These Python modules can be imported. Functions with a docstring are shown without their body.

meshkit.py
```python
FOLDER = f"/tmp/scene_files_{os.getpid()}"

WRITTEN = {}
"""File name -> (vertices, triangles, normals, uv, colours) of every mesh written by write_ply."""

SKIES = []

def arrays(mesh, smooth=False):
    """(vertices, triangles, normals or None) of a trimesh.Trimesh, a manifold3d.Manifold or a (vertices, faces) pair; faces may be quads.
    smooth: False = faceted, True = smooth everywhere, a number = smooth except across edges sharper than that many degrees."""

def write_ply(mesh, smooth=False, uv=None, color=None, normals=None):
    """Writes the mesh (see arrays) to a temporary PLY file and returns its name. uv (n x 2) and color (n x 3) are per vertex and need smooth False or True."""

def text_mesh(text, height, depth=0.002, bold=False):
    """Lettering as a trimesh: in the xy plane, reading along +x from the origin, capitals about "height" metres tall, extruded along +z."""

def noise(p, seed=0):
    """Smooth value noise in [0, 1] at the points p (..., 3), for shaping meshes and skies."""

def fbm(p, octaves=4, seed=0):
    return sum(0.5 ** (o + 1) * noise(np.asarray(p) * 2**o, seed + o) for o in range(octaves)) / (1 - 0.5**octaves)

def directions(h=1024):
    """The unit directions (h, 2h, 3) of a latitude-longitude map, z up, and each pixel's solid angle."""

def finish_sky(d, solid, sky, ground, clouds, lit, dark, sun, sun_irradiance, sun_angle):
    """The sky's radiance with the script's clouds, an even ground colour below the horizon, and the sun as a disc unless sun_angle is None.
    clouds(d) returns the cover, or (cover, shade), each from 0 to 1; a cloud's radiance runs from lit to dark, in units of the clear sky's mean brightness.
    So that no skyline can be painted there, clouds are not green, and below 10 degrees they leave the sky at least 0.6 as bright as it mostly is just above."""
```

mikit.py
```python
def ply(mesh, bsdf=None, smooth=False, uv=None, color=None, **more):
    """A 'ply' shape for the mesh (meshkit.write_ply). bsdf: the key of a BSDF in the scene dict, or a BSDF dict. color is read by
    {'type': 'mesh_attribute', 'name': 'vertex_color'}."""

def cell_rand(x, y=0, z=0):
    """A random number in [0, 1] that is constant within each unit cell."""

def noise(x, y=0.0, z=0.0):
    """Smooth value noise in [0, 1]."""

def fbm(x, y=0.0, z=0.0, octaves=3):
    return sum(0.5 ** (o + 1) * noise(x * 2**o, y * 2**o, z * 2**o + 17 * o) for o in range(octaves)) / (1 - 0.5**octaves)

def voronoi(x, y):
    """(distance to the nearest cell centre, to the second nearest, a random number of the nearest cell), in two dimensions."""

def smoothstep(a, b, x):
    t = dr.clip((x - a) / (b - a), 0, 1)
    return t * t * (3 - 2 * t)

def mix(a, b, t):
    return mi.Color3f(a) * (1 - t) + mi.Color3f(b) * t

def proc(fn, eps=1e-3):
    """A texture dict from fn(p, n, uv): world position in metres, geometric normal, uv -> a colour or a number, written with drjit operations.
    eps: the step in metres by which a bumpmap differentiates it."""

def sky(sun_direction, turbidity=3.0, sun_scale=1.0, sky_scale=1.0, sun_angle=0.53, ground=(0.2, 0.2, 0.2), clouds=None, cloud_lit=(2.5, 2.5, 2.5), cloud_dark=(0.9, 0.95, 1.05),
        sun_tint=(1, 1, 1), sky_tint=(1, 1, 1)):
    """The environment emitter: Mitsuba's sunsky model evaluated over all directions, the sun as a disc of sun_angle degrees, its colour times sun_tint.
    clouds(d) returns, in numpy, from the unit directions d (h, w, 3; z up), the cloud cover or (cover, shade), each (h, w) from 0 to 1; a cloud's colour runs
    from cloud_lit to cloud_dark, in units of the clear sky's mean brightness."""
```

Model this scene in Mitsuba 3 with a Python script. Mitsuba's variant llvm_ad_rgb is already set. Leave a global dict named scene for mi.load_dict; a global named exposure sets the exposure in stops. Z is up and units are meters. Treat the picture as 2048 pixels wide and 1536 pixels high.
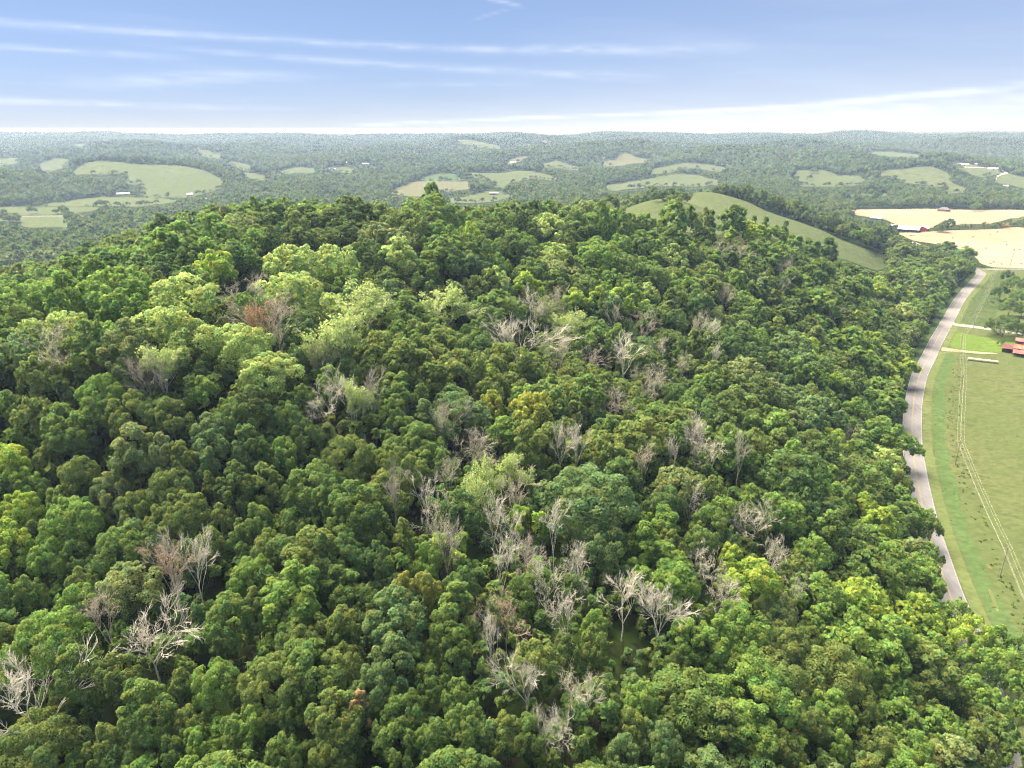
"""Aerial view over a wooded ridge with dying ash trees, a country road and hazy farm hills."""
import math
import numpy as np
import trimesh
import shapely
from shapely.geometry import Polygon, LineString, Point
from scipy.interpolate import RBFInterpolator, RegularGridInterpolator
from scipy.spatial import cKDTree
import drjit as dr
import mitsuba as mi
import mikit
import meshkit

T = mi.ScalarTransform4f
scene, labels = {}, {}

# ---------------------------------------------------------------- camera, sky, exposure
EYE, PITCH = np.array([0.0, 0.0, 120.0]), math.radians(19.934)
LOOK = np.array([0.0, math.cos(PITCH), -math.sin(PITCH)])
scene['camera'] = {'type': 'perspective', 'fov': 72.0, 'fov_axis': 'x', 'near_clip': 1.0, 'far_clip': 14000.0,
                   'to_world': T().look_at(origin=EYE.tolist(), target=(EYE + LOOK).tolist(), up=[0, 0, 1]),
                   'medium': {'type': 'ref', 'id': 'air'}}
exposure = 3.5


def streak(az, el, points, width, soft):
    """How much of a thin cirrus streak through (azimuth, elevation) points, in degrees, lies in a direction."""
    p = np.array(points, float)
    line = np.interp(az, p[:, 0], p[:, 1])
    fade = np.clip((az - p[0, 0]) / soft, 0, 1) * np.clip((p[-1, 0] - az) / soft, 0, 1)
    w = np.interp(az, p[:, 0], p[:, 2]) * width
    d = (el - line) / w
    return np.exp(-d * d) * fade


def cirrus(d):
    az, el = np.degrees(np.arctan2(d[..., 0], d[..., 1])), np.degrees(np.arcsin(d[..., 2]))
    q = np.stack([az * 0.05, el * 0.55 + 0.03 * az, 0 * az], -1)
    wisp = meshkit.fbm(q + 0.6 * meshkit.fbm(q * 2.0, 3, 5)[..., None], 5, 2)
    fine = meshkit.fbm(np.stack([az * 0.5, el * 4 + 0.12 * az, 0 * az], -1), 4, 9)
    veil = np.clip((wisp - 0.46) * 1.6, 0, 1) * (0.45 + 0.8 * fine) * 0.75
    low = np.exp(-np.maximum(el, 0) / 1.75) * (0.45 + 0.36 * np.clip((az + 15) / 40, 0, 1))                                        # milky air towards the horizon all round
    lines = (0.75 * streak(az, el, [(-44, 6.15, 1), (-33, 6.09, .9), (-18.6, 5.87, .7), (-4.6, 5.5, .9), (9.4, 5.4, 1.4), (18, 5.3, 2)], 0.24, 10)
             + 0.55 * streak(az, el, [(-27, 5.25, .6), (-11.9, 4.53, .8), (4.7, 3.77, 1.3), (12, 3.4, 1.5)], 0.24, 8)
             + 0.6 * streak(az, el, [(-44, 4.75, .8), (-33, 4.72, .8), (-27, 4.62, 1), (-22, 4.5, 1.2)], 0.18, 6)
             + 0.65 * streak(az, el, [(-32, 2.8, 1.2), (-26, 2.95, 1.2), (-22, 3.4, 1.3), (-12, 3.6, .5)], 0.36, 7)
             + 0.6 * streak(az, el, [(-48, 1.7, 1), (-33, 1.62, .8), (-22, 1.4, .6), (-14, 1.3, .5)], 0.22, 9)
             + 0.3 * streak(az, el, [(-13, 2.8, .5), (-6, 3.1, .8), (2, 3.2, 1)], 0.2, 5)
             + 1.0 * streak(az, el, [(-14, .1, .6), (0, .72, .7), (9, 1.0, .8), (18.3, 1.33, 1.0), (33.9, 2.45, 1.7), (48, 3.4, 3)], 0.14, 6)
             + 0.5 * streak(az, el, [(6, .3, 1.2), (20, .9, 1.6), (36, 1.6, 2), (48, 2, 3)], 0.3, 10)
             + 0.9 * streak(az, el, [(-2.6, 9.4, 1.2), (-1.7, 8.75, .8), (0.5, 8.3, .6), (1.0, 8.2, .3)], 0.16, .5)
             + 0.35 * streak(az, el, [(-3.4, 7.2, .6), (-1, 7.9, .6), (.6, 8.2, .4)], 0.14, 1.2))
    lines = lines * np.clip(1.9 * fine - 0.25 + 0.5 * (wisp - 0.3), 0.1, 1.2)
    cover = np.clip(0.03 + 0.11 * np.clip((az + 5) / 40, 0, 1) * (0.6 + 0.8 * wisp) + veil * 0.16 + lines * 0.30 + 0.9 * low, 0, 0.97)
    return cover


SUN = (-0.36, 0.26, 0.9)
scene['sky'] = mikit.sky(SUN, turbidity=3.0, sun_scale=0.88, sky_scale=0.305, sun_angle=55.0, sun_tint=(1.0, 1.0, 1.0), clouds=cirrus, cloud_lit=(4.2, 4.35, 4.6), cloud_dark=(0.95, 1.0, 1.1),
                         sky_tint=(0.86, 0.87, 0.98))
HAZE = 1.3e-4
scene['air'] = {'type': 'homogeneous', 'albedo': {'type': 'rgb', 'value': [0.83, 0.91, 0.995]}, 'sigma_t': {'type': 'rgb', 'value': [0.80 * HAZE, HAZE, 1.36 * HAZE]},
                'phase': {'type': 'hg', 'g': 0.3}}
CONTROL = [
(-66,75,26),(0,70,22),(32,95,20),(0,30,12),(-100,30,22),(-100,-60,14),(0,-60,4),(70,30,3),(80,100,3),(-34,85,34),(13,88,27),(72,115,9),(-68,85,34),(-79,105,42),(-86,120,51),(-48,115,44),
(-67,130,60),(-37,160,60),(-99,165,75),(-80,142,70),(-59,250,78),(-46,215,67),(-2,150,45),(13,125,36),(-4,220,53),(-25,285,74),(-21,250,76),(34,165,38),(48,240,47),(56,150,30),(95,180,16),
(125,245,16),(108,280,34),(194,370,14),(120,450,58),(175,560,50),(-56,340,69),(-125,180,68),(-127,270,64),(-220,350,42),(-250,450,25),(-380,600,3),(-50,450,50),(-60,600,22),(0,500,40),
(60,600,30),(0,700,8),(-150,500,38),(-200,700,2),(-160,100,60),(-220,180,55),(-300,300,30),(-400,400,8),(-300,100,35),(-300,-100,15),(-600,700,0),(-500,850,0),(-300,900,0),(-100,900,2),
(100,900,5),(250,800,5),(-700,300,0),(-700,-100,0),(-900,700,0),(105,113,0),(140,140,0),(180,200,0),(200,260,0),(240,320,0),(280,330,0),(350,400,0),(420,450,0),(500,560,0),(600,650,0),
(420,720,2),(330,720,4),(380,640,2),(300,480,2),(260,440,2),(150,0,0),(300,100,0),(500,250,0),(300,-100,0),(700,500,0),(100,140,4),(112,180,4),(128,230,6),(150,280,9),(175,310,8),(215,390,6),
(250,430,6),(600,1000,0),(450,850,1),(450,1000,2),(350,1000,4),(200,1050,6),(0,1100,4),(-200,1100,2),(-500,1150,0),(-800,1100,0),(-144,320,69.7),(-139,330,69.3),(-98,300,76.6),(-96,255,75.4),
(-84,262,74.2),(-62,265,76.2),(-29,262,76.9),(-15,252,71.7),(2,285,71.4),(19,285,68.9),(37,295,69.3),(46,300,67.7),(74,330,64.4),(84,340,64.7),(92,345,63),(107,350,62.3),(130,385,58),
(138,390,56.9),(153,400,53.4),(166,400,41.7),(191,430,35.4),(103,106,0),(118,142,0),(123,160,0),(130,180,0),(137,198,0),(147,220,0),(158,244,0),(169,266,0),(189,301,0),(199,318,0),(215,345,0),
(236,373,0),(253,398,0),(290,448,0),(338,516,0),(371,556,0),(405,598,0),(419,618,0),(428,633,0),(436,657,0),(-1813,2472,25.7),(-1712,2472,25.7),(-1640,2484,26.8),(-1539,2319,12),(-1604,2308,11.1),
(-1681,2284,9.2),(-1314,2017,13),(-1345,2117,28.3),(-1347,2170,37.2),(-1320,2170,37.2),(-1277,2143,32.7),(-1258,2083,23),(-1234,2017,13),(-1218,1950,3.8),(-1241,1957,4.7),(-931,1550,28.6),
(-951,1622,41.3),(-953,1666,50),(-896,1666,50),(-805,1640,44.7),(-748,1635,43.9),(-695,1613,39.7),(-638,1564,30.9),(-582,1488,18.6),(-569,1435,10.9),(-577,1390,5.1),(-585,1363,1.8),
(-609,1341,-0.7),(-667,1336,-1.2),(-700,1368,2.4),(-733,1448,12.8),(-779,1470,16),(-869,1488,18.6),(-790,1492,19.3),(-824,1559,30.1),(-868,1546,27.9),(-782,1191,0),(-794,1258,0),(-780,1294,0),
(-768,1353,0),(-703,1353,0),(-633,1323,0),(-567,1267,0),(-601,1183,0),(-674,1183,0),(-903,1183,0),(-777,1183,0),(-670,1175,0),(-653,1123,0),(-652,1062,0),(-815,1062,0),(-810,1056,0),
(-649,1056,0),(-570,923,0),(-618,918,0),(-693,991,0),(-730,948,0),(-1146,2705,49.8),(-1107,2698,48.2),(-1052,2647,37.7),(-1006,2597,27.6),(-985,2525,13.9),(-1012,2561,20.6),(-1059,2575,23.4),
(-1108,2611,30.5),(-882,2228,23.5),(-848,2244,25.7),(-777,2181,17),(-729,2102,7.1),(-755,2094,6.2),(-795,2126,10),(-695,1850,15.8),(-660,1850,15.8),(-621,1825,12.4),(-577,1776,6),(-587,1720,-0.6),
(-637,1745,2.3),(-666,1959,4.6),(-641,2029,11),(-605,2100,18.1),(-560,2065,14.5),(-510,1994,7.7),(-544,1976,6.1),(-589,1994,7.7),(-617,1950,3.8),(-524,2078,16.5),(-473,2084,17.6),(-416,2029,8.4),
(-442,2004,4.5),(-486,2016,6.4),(-250,1462,-0.9),(-237,1582,1.8),(-223,1682,5.4),(-190,1692,5.8),(-102,1682,5.4),(-88,1592,2.1),(-90,1522,0.2),(-131,1482,-0.6),(-148,1392,-1.6),(-173,1362,-1.7),
(-224,1392,-1.6),(-222,1692,5.8),(-205,1745,12.6),(-187,1780,17.4),(-170,1792,19.1),(-144,1774,16.6),(-123,1733,11),(-104,1692,5.8),(-124,1785,19.5),(-77,1778,18.7),(-22,1785,19.5),
(21,1812,22.7),(52,1805,21.9),(85,1757,16.4),(112,1697,10),(102,1656,6.1),(59,1703,10.7),(22,1676,8),(-9,1636,4.2),(-17,1562,-1.9),(-34,1589,0.2),(-50,1663,6.7),(-99,1730,13.5),(-128,1286,0.8),
(-78,1342,4.6),(-47,1392,8.6),(-23,1386,8.1),(-4,1331,3.8),(-21,1275,0.1),(-81,1242,-1.8),(-124,1242,-1.8),(-38,2313,10.8),(-7,2413,27.9),(43,2456,35.8),(89,2449,34.5),(49,2399,25.4),
(31,2377,21.6),(11,2320,12),(-14,2306,9.6),(68,2985,27.2),(104,3035,31.5),(175,3018,30.1),(121,2935,23.1),(70,2184,16.9),(100,2225,22.2),(131,2274,28.8),(160,2225,22.2),(185,2176,15.9),
(219,2102,7.1),(180,2094,6.2),(134,2143,11.9),(89,2151,12.9),(260,2307,14.1),(332,2379,23.1),(361,2477,36.6),(386,2522,43.2),(412,2450,32.8),(446,2388,24.3),(470,2379,23.1),(421,2334,17.4),
(385,2325,16.3),(345,2289,11.9),(290,2262,8.8),(531,3010,39.9),(561,3020,41.6),(586,2990,36.6),(625,2930,27.1),(669,2950,30.2),(707,2990,36.6),(729,2970,33.4),(714,2930,27.1),(638,2900,22.4),
(587,2940,28.6),(331,1972,6.3),(403,2055,16.3),(450,2100,22.2),(489,2130,26.3),(528,2130,26.3),(567,2115,24.3),(592,2070,18.2),(599,2010,10.7),(558,1995,8.9),(521,2040,14.4),(466,2040,14.4),
(437,2002,9.8),(367,1950,3.8),(194,1543,1.7),(196,1580,4),(240,1624,7.2),(291,1661,10.1),(382,1743,17.3),(431,1736,16.6),(457,1691,12.6),(473,1639,8.3),(461,1595,5.1),(403,1565,3.1),
(347,1572,3.5),(297,1572,3.5),(257,1520,0.4),(202,1483,-1.7),(682,1801,18.6),(725,1841,23.5),(766,1841,23.5),(782,1807,19.4),(790,1767,14.7),(804,1641,1.7),(744,1621,-0),(703,1601,-1.7),
(638,1621,-0),(670,1734,11),(618,1377,3.4),(653,1384,4.6),(702,1388,5.3),(732,1380,4),(674,1348,-1.3),(620,1351,-0.7),(820,1663,23.1),(890,1709,29.3),(955,1744,34.3),(996,1755,36),(1001,1721,30.9),
(994,1674,24.6),(963,1605,15.9),(934,1547,9.5),(941,1507,5.4),(922,1460,1.2),(857,1425,-1.7),(891,1501,4.9),(854,1530,7.7),(839,1570,12),(840,1634,19.4),(1366,2849,33.3),(1439,2880,36),
(1482,2864,34.6),(1536,2771,26.8),(1530,2677,19.6),(1446,2661,18.5),(1360,2630,16.3),(1314,2677,19.6),(1096,1890,45.5),(1113,1865,41.6),(1127,1839,37.9),(1146,1814,34.4),(1155,1775,29.3),
(1160,1718,22.1),(1165,1667,16.3),(1182,1591,8.5),(1097,1470,-1.6),(1064,1515,1.8),(1070,1559,5.6),(1054,1585,7.9),(1103,1680,17.7),(1059,1661,15.6),(1072,1731,23.6),(1085,1788,30.9),
(518,1123,0),(568,1145,0),(671,1145,0),(725,1130,0),(837,1123,0),(776,1037,0),(712,1025,0),(635,953,0),(582,948,0),(538,918,0),(509,938,0),(522,1008,0),(508,1056,0),(468,872,0),(524,885,0),
(660,923,0),(717,938,0),(512,633,0),(467,640,0),(439,645,0),(443,665,0),(476,737,0),(469,778,0),(457,807,0),(-283,3550,70.8),(-150,3498,62.6),(-32,3368,43.3),(-53,3290,32.5),(-144,3355,41.5),
(-229,3446,54.7),(-186,4330,73.7),(0,4330,73.7),(-55,4280,60.6),(-155,4290,63.2),(151,3825,67),(222,3765,55.8),(164,3705,45.1),(136,3753,53.7),(542,4330,73.7),(624,4310,68.4),(577,4280,60.6),
(529,4290,63.2),(-1992,3353,52.2),(-1950,3380,56),(-1909,3367,54.1),(-1852,3180,29.3),(-1888,3207,32.7),(-9,3478,47.5),(61,3500,51.5),(108,3500,51.5),(37,3410,35.8),(1093,2552,29.2),
(1117,2560,30.6),(1079,2458,13.5),(1056,2450,12.3),(-866,3247,37.8),(-809,3255,39.7),(-821,3215,30.4),(-854,3215,30.4),(30,4070,73.9),(85,4090,78.8),(43,4010,59.3),(3,3980,52.2),(-401,2113,12),
(-374,2124,15.6),(-365,2098,7.3),(-393,2094,6.2),(253,2240,8.4),(295,2410,35.8),(304,2395,33.2),(286,2336,23.3),(103,520,70.4),(116,560,68.5),(170,690,62),(191,700,62.1),(208,690,58.8),
(219,680,56),(226,660,52.2),(242,650,46.1),(257,640,41.2),(273,625,34.8),(284,612,29.8),(301,600,23.6),(318,597,17.8),(318,585,11.9),(306,580,11.2),(261,540,23),(222,510,35.9),(188,500,46.3),
(159,500,56.7),(128,490,64),(-1570,1733,-6.4),(1454,1733,-6.4),(-1760,1950,-2.2),(-1560,1950,-2.2),(-962,1950,-2.2),(-2014,2240,2.4),(-2330,2600,9.8),(-2746,3075,20.4),(-2435,3075,20.4),
(-3179,3570,35),(-2819,3570,35),(-2459,3570,35),(783,3570,35),(1143,3570,35),(1503,3570,35),(2944,3570,35),(-3634,4090,49.5),(1718,4090,49.5),(3365,4090,49.5),(-4080,4600,61.9),(1929,4600,61.9),
(2391,4600,61.9),(2854,4600,61.9),(3316,4600,61.9),(3778,4600,61.9),(-4430,5000,73.1),(-3928,5000,73.1),(-3426,5000,73.1),(-2924,5000,73.1),(-2422,5000,73.1),(-1921,5000,73.1),(-1419,5000,73.1),
(-917,5000,73.1),(-415,5000,73.1),(87,5000,73.1),(589,5000,73.1),(1091,5000,73.1),(1593,5000,73.1),(2095,5000,73.1),(2596,5000,73.1),(3098,5000,73.1),(3600,5000,73.1),(4102,5000,73.1),
(-1008,1300,49.7),(-1225,1580,17.7),(-1098,1580,11.8),(-1786,2750,31.1),(-1968,3030,0),(-1654,2750,41.6),(-1823,3030,9.6),(-1521,2750,59.1),(-1676,3030,27.1),(-1355,2450,33.1),(-1335,2750,67.9),
(-1471,3030,35.9),(-1189,2450,41.9),(-1309,3030,30.6),(-1273,3030,6.1),(-1238,3100,37.4),(-1350,3380,5.4),(-1049,3100,53.2),(-1144,3380,21.2),(-947,2800,27.2),(-963,3380,17.2),(-797,2800,23.2),
(-676,3100,37.4),(-610,2800,11.4),(-508,3100,41.3),(-554,3380,9.3),(-459,2800,15.3),(-342,3100,29.5),(-373,3380,0),(-309,2800,3.5),(2,2650,37.2),(82,2650,44),(171,2650,49),(278,2650,60.8),
(307,2930,28.8),(491,2650,65.9),(649,2630,10),(641,2350,57),(718,2630,25),(752,2350,52.5),(842,2630,20.5),(848,2350,48),(949,2630,16),(912,2350,45),(795,2050,19),(1044,2900,56.6),(1144,3180,24.6),
(936,2600,30.6),(1197,2900,69.5),(1313,3180,37.5),(1525,3180,44.8),(1655,3180,31.9),(1765,3180,19.1),(998,2200,37.4),(1132,2200,31),(1237,2200,23.1),(1528,2500,28.3),(1699,2780,0),(1345,2200,2.3),
(1655,2500,0),(1841,2780,0),(1457,2200,0),(1763,2500,0),(1961,2780,0),(1552,2200,0),(1996,3600,46.9),(2151,3880,14.9),(1829,3300,20.9),(2186,3600,62.9),(2356,3880,30.9),(2003,3300,36.9),
(2357,3600,53.8),(2540,3880,21.8),(2160,3300,27.8),(2547,3600,62.9),(2746,3880,30.9),(2335,3300,36.9),(-199,2110,0),(-156,2110,0),(-114,2110,0),(-3163,4200,55.7),(-3374,4480,23.7),(-2937,3900,29.7),
(-2598,4200,69),(-2771,4480,37),(-2412,3900,43),(-2150,4200,55.7),(-2294,4480,23.7),(-1997,3900,29.7),(-1700,4200,53.1),(-1814,4480,21.1),(-1579,3900,27.1),(-1305,4200,63.7),(-1392,4480,31.7),
(-1212,3900,37.7),(-912,4200,47.8),(-973,4480,15.8),(-847,3900,21.8),(-405,4200,55.7),(-432,4480,23.7),(-376,3900,29.7),(-72,4480,34.3),(219,4300,40.9),(234,4580,8.9),(601,4580,38.8),
(525,4000,44.8),(881,4300,62.7),(938,4580,30.7),(820,4000,36.7),(1142,4300,46.4),(1216,4580,14.4),(1062,4000,20.4),(1429,4300,57.3),(1522,4580,25.3),(1329,4000,31.3),(-4686,5300,94.1),
(-5216,5900,38.1),(-4512,5300,82.6),(-5023,5900,26.6),(-4333,5300,88.9),(-4824,5900,32.9),(-4157,5300,88.2),(-4627,5900,32.2),(-3979,5300,90.7),(-4429,5900,34.7),(-3800,5300,95.8),(-4231,5900,39.8),
(-3627,5300,83),(-4037,5900,27),(-3450,5300,81.1),(-3841,5900,25.1),(-3273,5300,81.1),(-3644,5900,25.1),(-3096,5300,78.2),(-3447,5900,22.2),(-2917,5300,88.7),(-3248,5900,32.7),(-2743,5300,76.4),
(-3053,5900,20.4),(-2568,5300,62.1),(-2859,5900,6.1),(-2391,5300,57.6),(-2662,5900,1.6),(-2215,5300,52.6),(-2465,5900,-3.4),(-2036,5300,63.2),(-2266,5900,7.2),(-1857,5300,71.7),(-2068,5900,15.7),
(-1681,5300,67.6),(-1871,5900,11.6),(-1503,5300,72.4),(-1673,5900,16.4),(-1327,5300,58.4),(-1477,5900,2.4),(-1150,5300,51),(-1280,5900,-5),(-972,5300,56.5),(-1082,5900,0.5),(-795,5300,59.1),
(-885,5900,3.1),(-617,5300,67.6),(-687,5900,11.6),(-440,5300,70.8),(-489,5900,14.8),(-262,5300,65.9),(-292,5900,9.9),(-85,5300,79.3),(-95,5900,23.3),(92,5300,72.6),(103,5900,16.6),(270,5300,54.5),
(300,5900,-1.5),(447,5300,57.9),(498,5900,1.9),(623,5300,82),(694,5900,26),(801,5300,80.9),(891,5900,24.9),(978,5300,74.9),(1089,5900,18.9),(1155,5300,77.1),(1286,5900,21.1),(1334,5300,61.4),
(1485,5900,5.4),(1510,5300,71),(1681,5900,15),(1687,5300,70.7),(1878,5900,14.7),(1865,5300,69.6),(2076,5900,13.6),(2045,5300,45),(2277,5900,-11),(2218,5300,75.6),(2469,5900,19.6),(2393,5300,92.1),
(2664,5900,36.1),(2571,5300,86.7),(2862,5900,30.7),(2753,5300,60.2),(3064,5900,4.2),(2937,5300,24.6),(3270,5900,-31.4),(3117,5300,15),(3470,5900,-41),(3294,5300,19.7),(3667,5900,-36.3),
(3474,5300,10),(3867,5900,-46),(3653,5300,5),(4067,5900,-51),(3832,5300,3.2),(4265,5900,-52.8),(4013,5300,-8.1),(4467,5900,-64.1),(4189,5300,-0.7),(4663,5900,-56.7),(4366,5300,1.8),
(4861,5900,-54.2),(4544,5300,2.8),(5058,5900,-53.2),(3254,7200,65.3),(3742,8280,-0.7),(3540,7200,78.9),(4072,8280,12.9),(3778,7200,92.4),(4345,8280,26.4),(3974,7200,74.3),(4570,8280,8.3),
(4068,7200,87.9),(4678,8280,21.9),(4192,7200,69.8),(4821,8280,3.8),(4452,7200,87.9),(5120,8280,21.9),(4692,7200,92.4),(5396,8280,26.4),(4924,7200,87.9),(5662,8280,21.9),(6135,7200,87.9),
(7056,8280,21.9),(-6864,7200,-8),(-5900,7200,-8),(-4936,7200,-8),(-3972,7200,-8),(-3008,7200,-8),(-2044,7200,-8),(-1080,7200,-8),(-116,7200,-8),(848,7200,-8),(1812,7200,-8),(2776,7200,-8),
]
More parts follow.
